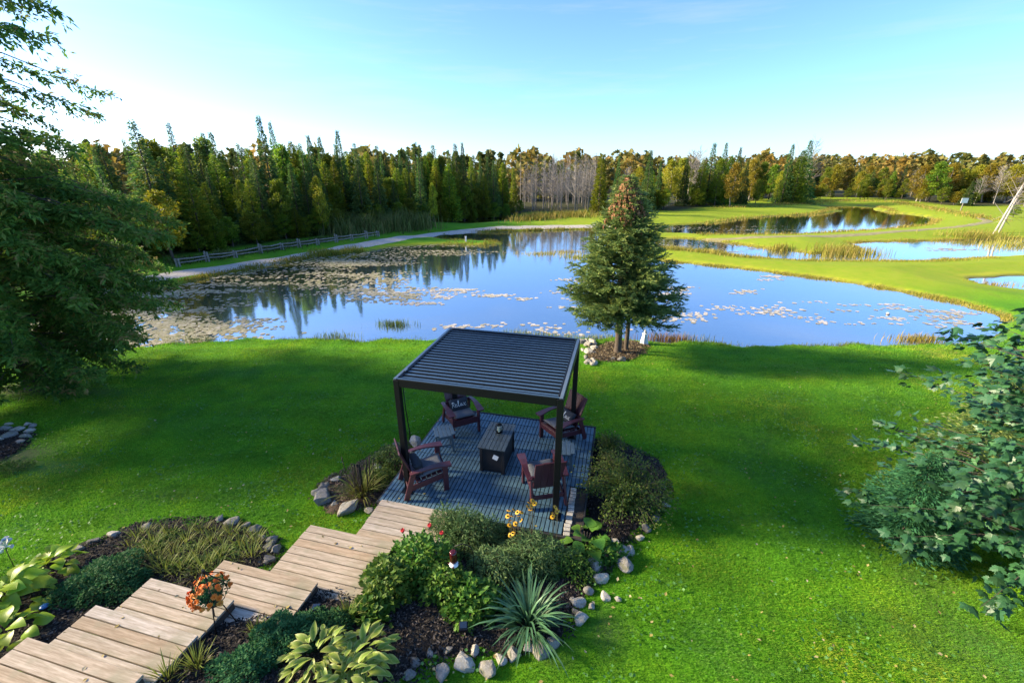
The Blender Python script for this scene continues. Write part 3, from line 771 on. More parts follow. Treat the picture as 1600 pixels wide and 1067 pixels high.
# fire table
fw, fd, fh = .56, .95, .60
fx, fy = Lw(*FT)
ft = thing('fire_table', 'black boxy fire table with slatted blue grey top', 'table', (fx, fy, .002), YAW)
MB().box((0, 0, .06), (fw - .10, fd - .18, .10), bev=.004).build('plinth', M['fireside'], ft)
for sy in (-1, 1): MB().box((0, sy * (fd / 2 - .085), .315), (fw - .115, .024, .50), bev=.004).build('end_panel', M['fireside'], ft)
for sx in (-1, 1): MB().box((sx * (fw / 2 - .062), 0, .315), (.024, fd - .19, .50), bev=.004).build('side_panel', M['fireside'], ft)
for sx in (-1, 1):
    for sy in (-1, 1): MB().box((sx * (fw / 2 - .055), sy * (fd / 2 - .085), .285), (.055, .055, .57), bev=.004).build('corner_leg', M['fireside'], ft)
MB().box((0, 0, .576), (fw - .02, fd - .02, .014)).build('top_backing', M['tilebase'], ft)
for j in range(3):
    for i in range(7):
        w = fw / 7
        MB().box((-fw / 2 + w * (i + .5), -fd / 2 + fd / 3 * (j + .5), .592), (w - .008, fd / 3 - .008, .018), bev=.003).build('top_slat', M['firetop'], ft)
MB().box((.07, -fd / 2 + .068, .37), (.105, .003, .105), (0, math.radians(22), 0)).build('sticker', M['white'], ft)
# lantern on it
ln = thing('lantern', 'small black hexagonal lantern with a cream candle on the fire table', 'lantern', (*Lw(FT[0] - .0, FT[1] + .13), .604), YAW)
MB().lathe([(.062, 0), (.07, .008), (.07, .014)], 6, smooth_f=False).build('base', M['black'], ln)
MB().lathe([(.036, .016), (.038, .03), (.038, .115), (.034, .12)], 14).build('candle', M['candle'], ln)
MB().lathe([(.068, .018), (.088, .09), (.062, .178), (.060, .178), (.085, .09), (.065, .018)], 6, smooth_f=False).build('glass', M['glass'], ln)
fr = MB()
for k in range(6):
    a = 2 * PI * k / 6
    fr.tube([(.068 * math.cos(a), .068 * math.sin(a), .014), (.090 * math.cos(a), .090 * math.sin(a), .09), (.062 * math.cos(a), .062 * math.sin(a), .18)], .006, 5)
fr.build('frame', M['black'], ln)
MB().lathe([(.066, .178), (.066, .186), (.03, .205), (.012, .212)], 6, smooth_f=False).build('cap', M['black'], ln)
# side tables
for (lx, ly), r, lab in (((-3.29, 7.32), .55, 'slate slatted side table between the two left chairs'), ((-.74, 7.33), .15, 'slate slatted side table between the two right chairs')):
    st = thing('side_table', lab, 'side table', (*Lw(lx, ly), .002), YAW + r, 'small slatted side tables')
    for i in range(5):
        w = .42 / 5; x = -.21 + w * (i + .5); ln_ = .46 if 0 < i < 4 else .36
        MB().box((x, 0, .44), (w - .008, ln_, .024), bev=.004).build('top_slat', M['sidetable'], st)
    for sy in (-1, 1):
        MB().box((0, sy * .13, .4125), (.36, .03, .03)).build('top_rail', M['sidetable'], st)
        for sx in (-1, 1): MB().bar((sx * .13, sy * .13, .40), (sx * .155, sy * .15, .004), .036, .055, .004, up=(1, 0, 0)).build('leg', M['sidetable'], st)
        MB().bar((-.14, sy * .14, .17), (.14, sy * .14, .17), .022, .04, .003).build('stretcher', M['sidetable'], st)

# ================================================================== fence, stones and small garden things
def rock_mesh(seed, sub=3, flat=0.75):
    r = np.random.default_rng(seed)
    bm = bmesh.new(); bmesh.ops.create_icosphere(bm, subdivisions=sub, radius=1)
    ph = r.uniform(0, 6, (5, 3)); fr_ = r.normal(0, 1.3, (5, 3)); am = r.uniform(.06, .15, 5)
    pl_n = r.normal(size=(6, 3)); pl_n /= np.linalg.norm(pl_n, axis=1, keepdims=True); pl_d = r.uniform(.5, .82, 6)
    for v in bm.verts:
        p = np.array(v.co); k = 1 + sum(a * math.sin(f @ p + q[0]) for a, f, q in zip(am, fr_ * 1.6, ph))
        p = p * k
        for n_, d_ in zip(pl_n, pl_d):
            h = p @ n_ - d_
            if h > 0: p = p - n_ * h * .92
        p = p * (1 + .025 * math.sin(p[0] * 9 + seed) * math.sin(p[1] * 11) + .02 * math.sin(p[2] * 14 + p[0] * 7))
        v.co = Vector((p[0] * 1.15, p[1] * .9, p[2] * flat))
    for f in bm.faces: f.smooth = False
    me = bpy.data.meshes.new('stone'); bm.to_mesh(me); bm.free(); return me
ROCKS = [rock_mesh(s) for s in range(9)]
ROCKS_W = [me.copy() for me in ROCKS]
for me in ROCKS: me.materials.append(M['rock'])
for me in ROCKS_W: me.materials.append(M['rock_white'])
def rock(px, py, wpx, label, group, pale=False, sink=.36, hgt=1.0):
    g = G(px, py); dep = g[1] * cT - (g[2] - CAM_H) * sT
    r = wpx / CAM_F * dep / 2 / 1.2
    me = random.choice(ROCKS_W if pale else ROCKS)
    o = link('stone', me, None, None, (g[0], g[1], g[2] + r * .6 * hgt * (1 - 2 * sink) + .02), (random.uniform(-.25, .25), random.uniform(-.25, .25), random.uniform(0, 6.28)), (r, r * random.uniform(.85, 1.1), r * hgt * random.uniform(.8, 1.1)))
    if label: label = ('large ' if wpx >= 24 else 'small ' if wpx < 17 else '') + ('pale ' if pale else '') + label
    return tag(o, label, 'stone', group)
T1 = 'fieldstone in the edging between the dark bed and the lawn below the deck'
for a in [(690, 1052, 30), (722, 1040, 36), (762, 1046, 30), (783, 1032, 24), (845, 1020, 34), (805, 1024, 26), (650, 1038, 24), (640, 1058, 26), (672, 1022, 22), (862, 1008, 24), (826, 1012, 22), (700, 1018, 18), (742, 1018, 18)]:
    rock(*a, T1, 'stones edging the bed below the deck', random.random() < .45)
T2 = 'fieldstone scattered on the bed edge beside the blade-leaved daylily clump'
for a in [(945, 935, 20), (905, 943, 24), (907, 971, 28), (893, 938, 13), (884, 928, 11), (918, 925, 18), (888, 950, 10), (938, 905, 26), (900, 958, 16), (966, 938, 13), (925, 950, 12)]:
    rock(*a, T2, 'stones beside the daylily clump', random.random() < .75)
T3 = 'rounded fieldstone at the foot of the shrub beside the deck corner'
for a in [(985, 862, 18), (972, 866, 30), (974, 884, 30), (927, 884, 36), (950, 868, 20), (1010, 828, 18), (1000, 842, 14), (960, 850, 16), (1025, 812, 14), (1040, 790, 14)]:
    rock(*a, T3, 'stones round the shrub bed', random.random() < .5)
T4 = 'boulder at the foot of the ochre grass clump beside the steps'
for a in [(507, 782, 34, ), (543, 796, 40), (506, 764, 26), (527, 752, 20), (578, 800, 18), (497, 772, 18), (523, 790, 16), (590, 735, 22), (622, 704, 26), (648, 692, 26)]:
    rock(*a, T4, 'boulders round the ochre grass clump', random.random() < .3)
T5 = 'cobble in the row bordering the bed of olive grass beside the steps'
for a in [(365, 817, 26), (400, 828, 22), (428, 845, 20), (420, 858, 26), (432, 862, 18), (420, 878, 24), (345, 812, 18), (385, 822, 16), (408, 842, 18), (230, 826, 18), (180, 838, 24), (120, 862, 30), (150, 848, 20)]:
    rock(*a, T5, 'cobbles along the left bed', random.random() < .25)
T6 = 'stone in the low pile on the lawn beneath the big cedar'
for a in [(10, 672, 18), (30, 672, 20), (47, 676, 16), (20, 682, 24), (40, 684, 18), (5, 688, 18), (33, 692, 14), (-12, 678, 24), (52, 668, 12), (14, 664, 12), (44, 664, 12)]:
    rock(*a, T6, 'pile of pale stones under the cedar', random.random() < .7)
T7 = 'stone in the bank of stones behind the pergola by the spruce'
for k in range(34):
    t = random.random(); rock(908 + 22 * random.random() + (1 - t) * 2, 572 - t * 40, random.uniform(8, 14), T7, 'white stones behind the pergola', random.random() < .85, .3)
tag(rock(957, 562, 12, None, None), 'tan stone at the foot of the lawn spruce trunk', 'stone')
tag(rock(972, 563, 14, None, None), 'grey flat stone at the edge of the spruce mulch ring', 'stone')
o = rock(83, 990, 18, None, None); tag(o, 'pale green stone lying by the steps near the lime hosta', 'stone')

# split rail fence
FP = [(279, 418), (324.5, 410), (368.6, 404), (408, 397), (441, 391.5), (468, 388), (497, 384), (526, 380), (550, 377), (573, 374), (591, 371)]
fpts = [G(a, b - 1) for a, b in FP]
fence = thing('split_rail_fence', 'grey split rail fence along the gravel path before the wood', 'fence', tuple(fpts[0]))
f0 = Vector(fpts[0])
for i, p in enumerate(fpts):
    q = Vector(p) - f0; hgt = .78 if i % 2 else .60
    mb = MB()
    mb.box((q.x - .09, q.y, q.z + hgt / 2 - .05), (.11, .12, hgt), (0, .03, .3), bev=.02).box((q.x + .06, q.y + .05, q.z + hgt / 2 - .08), (.10, .11, hgt * .92), (.04, 0, -.2), bev=.02)
    mb.build('post', M['railwood'], fence)
    if i < len(fpts) - 1:
        n = Vector(fpts[i + 1]) - f0
        for hh in (.24, .46):
            MB().tube([q + Vector((0, 0, hh + random.uniform(-.04, .06))), (q + n) / 2 + Vector((0, 0, hh - .03)), n + Vector((0, 0, hh + random.uniform(-.06, .04)))], [.05, .042, .046], 6).build('rail', M['railwood'], fence)

# solar lights
for (px, py), lab in (((725, 988), 'black square solar light standing in the dark mulch by the daylily clump'), ((497, 960), 'black square solar light beside the board steps')):
    g = G(px, py + 4); s_ = thing('solar_light', lab, 'garden light', (g[0], g[1], g[2] + .03), YAW + .3, 'black square solar lights')
    MB().box((0, 0, .05), (.03, .03, .12)).build('stake', M['black'], s_)
    MB().box((0, 0, .13), (.11, .11, .06), bev=.01, taper=1.1).build('housing', M['black'], s_)
    MB().box((0, 0, .163), (.085, .085, .006), (.0, 0, 0)).build('solar_panel', M['solar'], s_)
g = G(75, 958); s_ = thing('round_light', 'small round light with a blue cap in the mulch by the lime hosta', 'garden light', (g[0], g[1], g[2] + .03))
MB().lathe([(.012, 0), (.012, .06), (.05, .07), (.055, .085), (.045, .10)], 14).build('body', M['black'], s_)
MB().lathe([(.05, .1), (.048, .108), (.02, .112)], 14).build('cap', M['bluecap'], s_)
# hummingbird feeder on a hook
g = G(742, 925)
hk = thing('shepherd_hook', 'thin dark shepherd hook rising from the leafy bed', 'hook', (g[0], g[1], g[2]))
fp = PY(708, 862, g[1]); dx = fp[0] - g[0]; hz = fp[2] - g[2] + .06
MB().tube([(0, 0, -.05), (0, 0, hz - .05), (dx * .15, 0, hz + .04), (dx * .5, 0, hz + .09), (dx * .85, 0, hz + .05), (dx, 0, hz)], .007, 6).build('rod', M['black'], hk)
fe = thing('hummingbird_feeder', 'red bottle bird feeder with a white base hanging over the bed', 'bird feeder', (fp[0], g[1], g[2] + hz - .30))
MB().lathe([(.055, 0), (.066, .010), (.066, .018), (.05, .04), (.035, .05)], 16).build('white_base', M['whiteplastic'], fe)
MB().lathe([(.036, .05), (.05, .07), (.052, .19), (.054, .22), (.045, .245), (.03, .25)], 16).build('bottle', M['redglass'], fe)
MB().tube([(0, 0, .25), (0, 0, .30)], .004, 5).build('hanger', M['black'], fe)
for k in range(4): MB().lathe([(.012, 0), (.016, .006), (.006, .01)], 8, (.07 * math.cos(k * 1.57), .07 * math.sin(k * 1.57), .022)).build('port', M['redglass'], fe)
# pale ornament by the spruce, marker stake, far white sign, floating ball
g = G(1006, 538)
orn = thing('garden_ornament', 'pale blue white tapered garden ornament by the spruce at the shore', 'ornament', tuple(g), .4)
MB().lathe([(.17, 0), (.16, .04), (.09, .38), (.075, .42)], 8, smooth_f=False).build('tower', M['palesign'], orn)
MB().lathe([(.11, .42), (.11, .45), (.05, .47), (.05, .56), (.02, .62)], 8, smooth_f=False).build('lamp_top', M['whiteplastic'], orn)
g = G(728, 378)
mk = thing('marker_stake', 'white marker stake on the far bank of the pond', 'stake', tuple(g))
MB().box((0, 0, .22), (.15, .10, .46), bev=.02, taper=.8).build('post', M['whiteplastic'], mk)
MB().box((0, 0, .47), (.18, .13, .05), bev=.01).build('cap', M['whiteplastic'], mk)
g = G(1501, 329)
sg = thing('white_sign', 'small white sign board at the edge of the far wood', 'sign', tuple(g))
MB().box((0, 0, .6), (.1, .1, 1.2)).build('post', M['bark_grey'], sg)
MB().box((0, -.07, 1.4), (1.0, .05, .7), bev=.01).build('board', M['whiteplastic'], sg)
g = P(1387, 491, WL)
bu = thing('float_ball', 'small white float with a dark band on the open pond', 'float', (g[0], g[1], WL - .04))
MB().lathe([(.02, 0), (.06, .03), (.08, .07), (.065, .11), (.02, .13)], 14).build('ball', M['whiteplastic'], bu)
MB().lathe([(.078, .05), (.083, .06), (.083, .075), (.078, .085)], 14).build('band', M['black'], bu)

# ================================================================== ground cover: grass, chips, lilies, reeds
def mask_free(x, y, margin=0.11):
    ok = np.ones(len(x), bool)
    lx, ly = to_local(x, y)
    ok &= ~((lx > DX0 - .05) & (lx < DX1 + .05) & (ly > DY0 - .05) & (ly < DY1 + .05))
    for x0, x1, yb, nb, z in STEP: ok &= ~((lx > x0 - .02) & (lx < x1 + .02) & (ly > yb - nb * BW) & (ly < yb + .02))
    for k, pl in BEDS.items():
        i = np.where((x > pl[:, 0].min() - .1) & (x < pl[:, 0].max() + .1) & (y > pl[:, 1].min() - .1) & (y < pl[:, 1].max() + .1))[0]
        if len(i): ok[i] &= sdf_poly(x[i], y[i], pl) > -margin
    return ok
def in_view(x, y, z, m=40):
    zz = z - CAM_H; dep = y * cT - zz * sT; up = y * sT + zz * cT
    u = 800 + CAM_F * x / np.maximum(dep, .1); v = 533.5 - CAM_F * up / np.maximum(dep, .1)
    return (dep > .3) & (u > -m) & (u < 1600 + m) & (v > -m) & (v < 1067 + m), dep
def lawn():
    N = 1050000
    y = 1.5 + 15.2 * rng.random(N) ** 1.0; x = (rng.random(N) * 2 - 1) * np.minimum(20, 1.2 * (y * cT + 2.4) + .5)
    z = np.full(N, -.3)
    v, dep = in_view(x, y, z, 60)
    keep = v & (rng.random(N) < np.clip((9.0 / np.maximum(dep, 4)) ** 1.2, 0, 1))
    x, y, dep = x[keep], y[keep], dep[keep]
    d = np.full(len(x), 9.0); i = np.where(y > 9.5)[0]; d[i] = water_d(x[i], y[i])
    ok = mask_free(x, y) & (d > .12)
    sl = np.zeros(len(x))
    x, y, d, dep = x[ok], y[ok], d[ok], dep[ok]
    # thin spots and lush spots
    nz = np.sin(x * .8 + 2 * np.sin(y * .5)) * np.sin(y * 1.1 + x * .3) + .5 * np.sin(x * 3.1 + y * 2.2) * np.sin(y * 3.7 - x * 1.4)
    c = [G(40, 607), G(60, 730), G(20, 712), G(150, 612)]
    thin = np.zeros(len(x))
    for q, rx, ry in ((c[0], 2.0, .6), (c[1], 1.0, .35), (c[2], .9, .5), (c[3], 1.3, .35)): thin = np.maximum(thin, 1.3 - np.hypot((x - q[0]) / rx, (y - q[1]) / ry))
    ok = rng.random(len(x)) > np.clip(thin, 0, .92)
    x, y, d, nz, dep = x[ok], y[ok], d[ok], nz[ok], dep[ok]
    z = zfun(x, y, d)
    n = len(x)
    h = (.034 + .026 * rng.random(n)) * (1 + .22 * nz) * np.where(d < .6, 1.5, 1.0)
    w = (.006 + .004 * rng.random(n)) * np.clip(dep / 7, .8, 2.2)
    a = rng.random(n) * 2 * PI; lean = .25 + rng.random(n) * 1.7
    dr = np.stack([np.cos(a) * lean, np.sin(a) * lean, np.ones(n)], 1)
    R = frames(dr, np.stack([np.cos(a + 1), np.sin(a + 1), np.zeros(n)], 1))
    rn = np.clip(.42 + .16 * nz + rng.normal(0, .2, n), 0, 1)
    V, F, rr = scatter(*BLADE, np.stack([x, y, z - .004], 1), R, np.stack([w, h, h], 1), rn)
    tag(link('lawn_grass', mesh_np('lawn_grass', V, F, {'rnd': rr}), None, M['grass']), 'short mown green grass of the lawn round the deck', 'grass', kind='stuff')
    print('blades', n)
    N = 26000
    y = 2 + 9 * rng.random(N) ** 1.2; x = (rng.random(N) * 2 - 1) * 13
    ok = mask_free(x, y); cl = np.sin(x * 1.7 + y) * np.sin(y * 2.1 - x * .7) + .6 * np.sin(x * 5 + 2) * np.sin(y * 4.3)
    ok &= rng.random(N) < np.clip(.25 + .5 * cl, .06, .8)
    x, y = x[ok], y[ok]; z = zfun(x, y); n = len(x)
    R = frames(np.stack([*(rng.normal(size=(2, n))), rng.normal(0, .25, n)], 1), None, rng.normal(0, .4, n))
    V, F, rr = scatter(*DIAMOND, np.stack([x, y, z + .045 + .02 * rng.random(n)], 1), R, .028 + .025 * rng.random(n), rng.random(n))
    tag(link('clover', mesh_np('clover', V, F, {'rnd': rr}), None, M['clover']), 'small clover and weed leaves flecking the lawn', 'clover', kind='stuff')
lawn()
def fallen():
    N = 700; y = 2.2 + 11 * rng.random(N) ** 1.3; x = (rng.random(N) * 2 - 1) * (1.15 * (y * .93 + 2.2))
    ok = mask_free(x, y); x, y = x[ok], y[ok]; z = zfun(x, y) + .055
    lx = rng.uniform(DX0, DX1, 60); ly = rng.uniform(DY0, DY1, 60); w = np.array([Lw(a, b) for a, b in zip(lx, ly)])
    ok = (lx < -3.3) | (ly > 8.4) | (ly < 5.9); w = w[ok]
    x = np.r_[x, w[:, 0]]; y = np.r_[y, w[:, 1]]; z = np.r_[z, np.full(len(w), .006)]
    for x0, x1, yb, nb, zz in STEP:
        q = np.array([Lw(rng.uniform(x0, x1), rng.uniform(yb - .5, yb)) for _ in range(5)]); x = np.r_[x, q[:, 0]]; y = np.r_[y, q[:, 1]]; z = np.r_[z, np.full(5, zz + .006)]
    n = len(x); R_ = frames(np.stack([*(rng.normal(size=(2, n))), rng.normal(0, .2, n)], 1), None, rng.normal(0, .3, n)); s_ = rng.uniform(.03, .065, n)
    V, F, rr = scatter(*DIAMOND, np.stack([x, y, z], 1), R_, np.stack([s_ * .7, s_, s_], 1), rng.random(n))
    tag(link('fallen_leaves', mesh_np('fallen_leaves', V, F, {'rnd': rr}), None, leafmat('fallen_leaf', [(.20, .15, .05), (.36, .30, .08), (.42, .36, .22)], .1, .8, 0)), 'small dry leaves scattered over lawn, deck and steps', 'leaves', kind='stuff')
fallen()
def chips(bedname, n, mat, label, smin=.02, smax=.06):
    pl = BEDS[bedname]; x0, y0 = pl.min(0); x1, y1 = pl.max(0)
    x = rng.uniform(x0, x1, n * 2); y = rng.uniform(y0, y1, n * 2)
    d = -sdf_poly(x, y, pl); ok = d > -.06; x, y, d = x[ok], y[ok], d[ok]; m = len(x)
    z = zfun(x, y) + np.clip(d * .25, -.02, .05) + .008 + .02 * rng.random(m)
    R = frames(np.stack([*(rng.normal(size=(2, m))), rng.normal(0, .35, m)], 1), None, rng.normal(0, .6, m))
    s = rng.uniform(smin, smax, m)
    V, F, rr = scatter(*DIAMOND, np.stack([x, y, z], 1), R, np.stack([s * .45, s, s], 1), np.clip(rng.random(m) ** 1.6, 0, 1))
    tag(link('mulch_chips', mesh_np('mulch_chips', V, F, {'rnd': rr}), None, mat), label, 'mulch', kind='stuff')
chips('left', 11000, M['chips'], 'dark mulch chips in the bed left of the steps')
chips('main', 22000, M['chips'], 'dark mulch chips in the bed below the deck')
chips('rightshrub', 6000, M['chips'], 'dark mulch chips under the shrub by the deck')
chips('ornamental', 4000, M['litter'], 'brown litter round the ochre grass clump')
chips('spruce', 5000, M['litter'], 'brown needle litter under the lawn spruce', .03, .09)
chips('farleft', 3000, M['chips'], 'dark mulch round the stone pile')

def lilies():
    X, Y, Sx, C = [], [], [], []
    def cluster(px, py, n, sx, sy, tone):
        c = P(px, py, WL)
        X.append(rng.normal(c[0], sx, n)); Y.append(rng.normal(c[1], sy, n)); C.append(np.clip(rng.normal(tone, .16, n), 0, 1)); Sx.append(rng.uniform(.05, .13, n))
    for k in range(34): cluster(rng.uniform(215, 420), rng.uniform(440, 530) - 0, rng.integers(20, 90), rng.uniform(.5, 1.3), rng.uniform(.15, .4), .45)
    for k in range(32): cluster(rng.uniform(330, 640), rng.uniform(398, 450), rng.integers(15, 60), rng.uniform(.5, 1.4), rng.uniform(.2, .5), .40)
    for k in range(20): cluster(rng.uniform(430, 590), rng.uniform(396, 414), rng.integers(40, 90), rng.uniform(.8, 1.8), rng.uniform(.2, .45), .42)
    for k in range(26): cluster(rng.uniform(480, 640), rng.uniform(430, 470), rng.integers(15, 50), rng.uniform(.5, 1.3), rng.uniform(.15, .35), .5)
    for k in range(40): cluster(rng.uniform(580, 740), rng.uniform(380, 402), rng.integers(8, 30), rng.uniform(.8, 1.8), rng.uniform(.2, .5), .4)
    for k in range(10): cluster(rng.uniform(600, 900), rng.uniform(452, 482), rng.integers(12, 60), rng.uniform(.4, 1.2), rng.uniform(.12, .3), .85)
    for k in range(13): cluster(rng.uniform(1040, 1240), rng.uniform(430, 500), rng.integers(8, 44), rng.uniform(.3, .8), rng.uniform(.1, .28), .9)
    for k in range(10): cluster(rng.uniform(1240, 1420), rng.uniform(470, 510), rng.integers(5, 24), rng.uniform(.3, .8), rng.uniform(.08, .2), .9)
    for k in range(5): cluster(rng.uniform(1430, 1555), rng.uniform(480, 515), rng.integers(10, 40), rng.uniform(.3, .7), rng.uniform(.12, .3), .75)
    for k in range(16): cluster(rng.uniform(880, 1000), rng.uniform(430, 480), rng.integers(8, 30), rng.uniform(.3, .8), rng.uniform(.1, .25), .85)
    for k in range(4): cluster(rng.uniform(700, 900), rng.uniform(508, 522), rng.integers(12, 40), rng.uniform(.4, .9), rng.uniform(.15, .3), .85)
    for k in range(14): cluster(rng.uniform(1050, 1180), rng.uniform(377, 398), rng.integers(10, 40), rng.uniform(.6, 1.6), rng.uniform(.2, .5), .5)
    for k in range(5): cluster(rng.uniform(1470, 1510), rng.uniform(388, 393), 30, 1.0, .2, .8)
    for k in range(8): cluster(rng.uniform(1060, 1200), rng.uniform(354, 362), 26, 1.8, .4, .45)
    for k in range(60): cluster(rng.uniform(0, 260), rng.uniform(470, 545), rng.integers(10, 60), rng.uniform(.5, 1.2), rng.uniform(.15, .4), .5)
    x, y, s, c = map(np.concatenate, (X, Y, Sx, C))
    ok = water_d(x, y) < -.12; x, y, s, c = x[ok], y[ok], s[ok], c[ok]; n = len(x)
    a = np.linspace(0.25, 2 * PI - .25, 7)
    tV = [(0, 0, 0.01)] + [(math.cos(t), math.sin(t), 0) for t in a]; tF = [(0, i, i + 1) for i in range(1, 7)]
    ang = rng.random(n) * 6.28
    R = frames(np.stack([np.cos(ang), np.sin(ang), rng.normal(0, .02, n)], 1))
    V, F, rr = scatter(tV, tF, np.stack([x, y, WL + .006 + .010 * rng.random(n)], 1), R, s, c)
    tag(link('lily_pads', mesh_np('lily_pads', V, F, {'rnd': rr}), None, M['lily']), 'tan and pinkish lily pads floating in drifts on the pond', 'lily pads', kind='stuff')
    print('pads', n)
lilies()
def blades_mesh(name, x, y, z, h, w, lean=.25, tone=.5, tsd=.25):
    n = len(x); a = rng.random(n) * 6.28; l = rng.random(n) * lean
    # two segment blades: bent tips
    tV = [(-.5, 0, 0), (.5, 0, 0), (-.38, .55, .0), (.38, .55, 0), (0, 1, .22)]; tF = [(0, 1, 3), (0, 3, 2), (2, 3, 4)]
    R = frames(np.stack([np.cos(a) * l, np.sin(a) * l, np.ones(n)], 1), np.stack([np.cos(a), np.sin(a), np.zeros(n)], 1))
    V, F, rr = scatter(tV, tF, np.stack([x, y, z], 1), R, np.stack([w, h, h], 1), np.clip(rng.normal(tone, tsd, n), 0, 1))
    return mesh_np(name, V, F, {'rnd': rr})
def reed_clump(px, py, n, sx, sy, h, w, mat, label, group=None, base='water', lean=.3, name='reed_clump'):
    c = P(px, py, WL) if base == 'water' else G(px, py)
    x = rng.normal(c[0], sx, n); y = rng.normal(c[1], sy, n)
    z = np.maximum(zfun(x, y), WL - .05) - .02
    hh = h * rng.uniform(.5, 1.1, n); ww = w * rng.uniform(.7, 1.3, n)
    zc = float(np.median(z))
    me = blades_mesh(name, x - c[0], y - c[1], z - zc, hh, ww, lean)
    return tag(link(name, me, None, M[mat], (c[0], c[1], zc)), label, 'reeds', group, 'stuff')
reed_clump(616, 508, 260, .42, .16, .38, .022, 'reed_green', 'dark green reed clump standing alone in the open water left of the pergola')
reed_clump(525, 526, 150, .45, .16, .34, .02, 'reed_green', 'thin scattered reeds in the water near the lawn shore')
reed_clump(1436, 531, 420, .55, .16, .36, .022, 'reed_gold', 'yellow green reed clump in the water off the right lawn shore')
reed_clump(1040, 531, 420, .55, .14, .42, .018, 'reed_red', 'reddish reeds at the shore beside the lawn spruce')
reed_clump(1085, 531, 60, .5, .15, .4, .016, 'reed_green', 'few upright dark reeds in the water right of the spruce')
reed_clump(845, 397, 300, 1.0, .3, .32, .035, 'reed_gold', 'golden grass islet in the pond left of the spruce')
reed_clump(884, 394, 240, 0.8, .25, .30, .035, 'reed_gold', 'smaller golden grass islet nearer the spruce')
reed_clump(905, 402, 120, .6, .3, .4, .05, 'reed_gold', 'faint golden grass islet beside the spruce crown')
reed_clump(1318, 396, 900, 1.4, .6, .8, .035, 'reed_gold', 'tall golden grass clump at the tip of the spit in the middle pond', base='land')
reed_clump(1218, 392, 260, .5, .25, .6, .03, 'reed_gold', 'small rounded golden grass clump on the middle pond edge', base='land')
reed_clump(1525, 370, 700, 1.8, .6, .8, .035, 'reed_gold', 'rounded tan grass clump by the leaning dead trunks', base='land')
reed_clump(1560, 446, 160, .9, .25, .3, .03, 'reed_gold', 'low grass in the small pond at the right')
reed_clump(1585, 396, 400, 1.6, .5, .8, .035, 'reed_gold', 'tall tan reeds on the near edge of the middle pond', base='land')
# cattail bed along the path
def reed_strip(pxs, n, width, h, w, mat, label, name, cat='reeds', wet=False, lean=.3, tone=.5):
    pts = np.array([(P(a, b, WL) if wet else G(a, b))[:2] for a, b in pxs])
    seg = np.linalg.norm(np.diff(pts, axis=0), axis=1); cum = np.r_[0, np.cumsum(seg)]
    t = rng.random(n) * cum[-1]; i = np.clip(np.searchsorted(cum, t) - 1, 0, len(seg) - 1); f = (t - cum[i]) / seg[i]
    q = pts[i] + (pts[i + 1] - pts[i]) * f[:, None] + rng.normal(0, width, (n, 2))
    d = water_d(q[:, 0], q[:, 1]); ok = d > (-1.0 if wet else -.15)
    q = q[ok]; n = len(q); z = np.maximum(zfun(q[:, 0], q[:, 1]), WL - .03) - .02
    pat = .75 + .35 * np.sin(q[:, 0] * 1.3 + 1) * np.sin(q[:, 1] * 1.9)
    me = blades_mesh(name, q[:, 0], q[:, 1], z, h * rng.uniform(.45, 1.1, n) * pat, w * rng.uniform(.7, 1.3, n), lean, tone)
    return tag(link(name, me, None, M[mat]), label, cat, kind='stuff')
reed_strip([(545, 366), (580, 361), (620, 357), (655, 354)], 5200, 1.1, 2.1, .07, 'reed_green', 'dense green cattails between the path and the wood', 'cattails')
reed_strip([(815, 345), (850, 340), (880, 338), (920, 338)], 1600, 1.2, 1.1, .09, 'reed_gold', 'pale dry reeds before the dead trees', 'dry_reeds')
reed_strip([(1572, 502), (1560, 492), (1500, 474), (1400, 455), (1300, 438), (1200, 425), (1120, 416), (1040, 409)], 7000, .14, .20, .022, 'reed_gold', 'golden unmown fringe on the far bank of the main pond', 'bank_grass')
reed_strip([(1030, 388), (1100, 393), (1160, 401)], 3000, .7, .48, .03, 'reed_gold', 'tall golden grass along the near edge of the middle pond', 'bank_grass')
reed_strip([(1160, 401), (1250, 407), (1340, 408), (1450, 408), (1550, 402)], 4200, .3, .26, .025, 'reed_gold', 'shorter golden fringe along the middle pond', 'bank_grass')
reed_strip([(1060, 372), (1120, 377), (1165, 384), (1210, 391), (1270, 396), (1330, 397), (1345, 390), (1330, 380), (1450, 377), (1600, 373)], 5200, .28, .24, .025, 'reed_gold', 'golden fringe on the far edge of the middle pond', 'bank_grass')
reed_strip([(1090, 366), (1225, 366.5), (1350, 360), (1448, 352), (1462, 345), (1400, 333), (1372, 323)], 3200, .35, .4, .05, 'reed_gold', 'golden fringe round the far pond', 'bank_grass')
reed_strip([(1020, 358), (1120, 348), (1165, 341), (1215, 338), (1275, 335), (1318, 330)], 2600, .35, .45, .05, 'reed_gold', 'tawny fringe on the back shore of the far pond', 'bank_grass')
reed_strip([(560, 395), (500, 402), (430, 413), (350, 428), (290, 442)], 4200, .3, .32, .035, 'reed_gold', 'yellow green fringe between the path and the pond', 'bank_grass', tone=.2)
reed_strip([(490, 401), (520, 398), (560, 394)], 2600, .5, .6, .04, 'reed_gold', 'taller yellow grass on the bank below the path', 'bank_grass', tone=.25)
reed_strip([(690, 382), (760, 384), (785, 381), (705, 375)], 2000, .4, .32, .04, 'reed_gold', 'grass fringe of the low spit in the main pond', 'bank_grass', tone=.25)
reed_strip([(745, 363), (850, 360), (930, 359)], 2200, .35, .32, .05, 'reed_gold', 'grass fringe at the far shore of the main pond', 'bank_grass', tone=.25)
reed_strip([(770, 526), (830, 526), (905, 530), (960, 530)], 900, .28, .34, .017, 'reed_green', 'pale reeds at the shore behind the pergola', 'shore_reeds', wet=True, tone=.7)
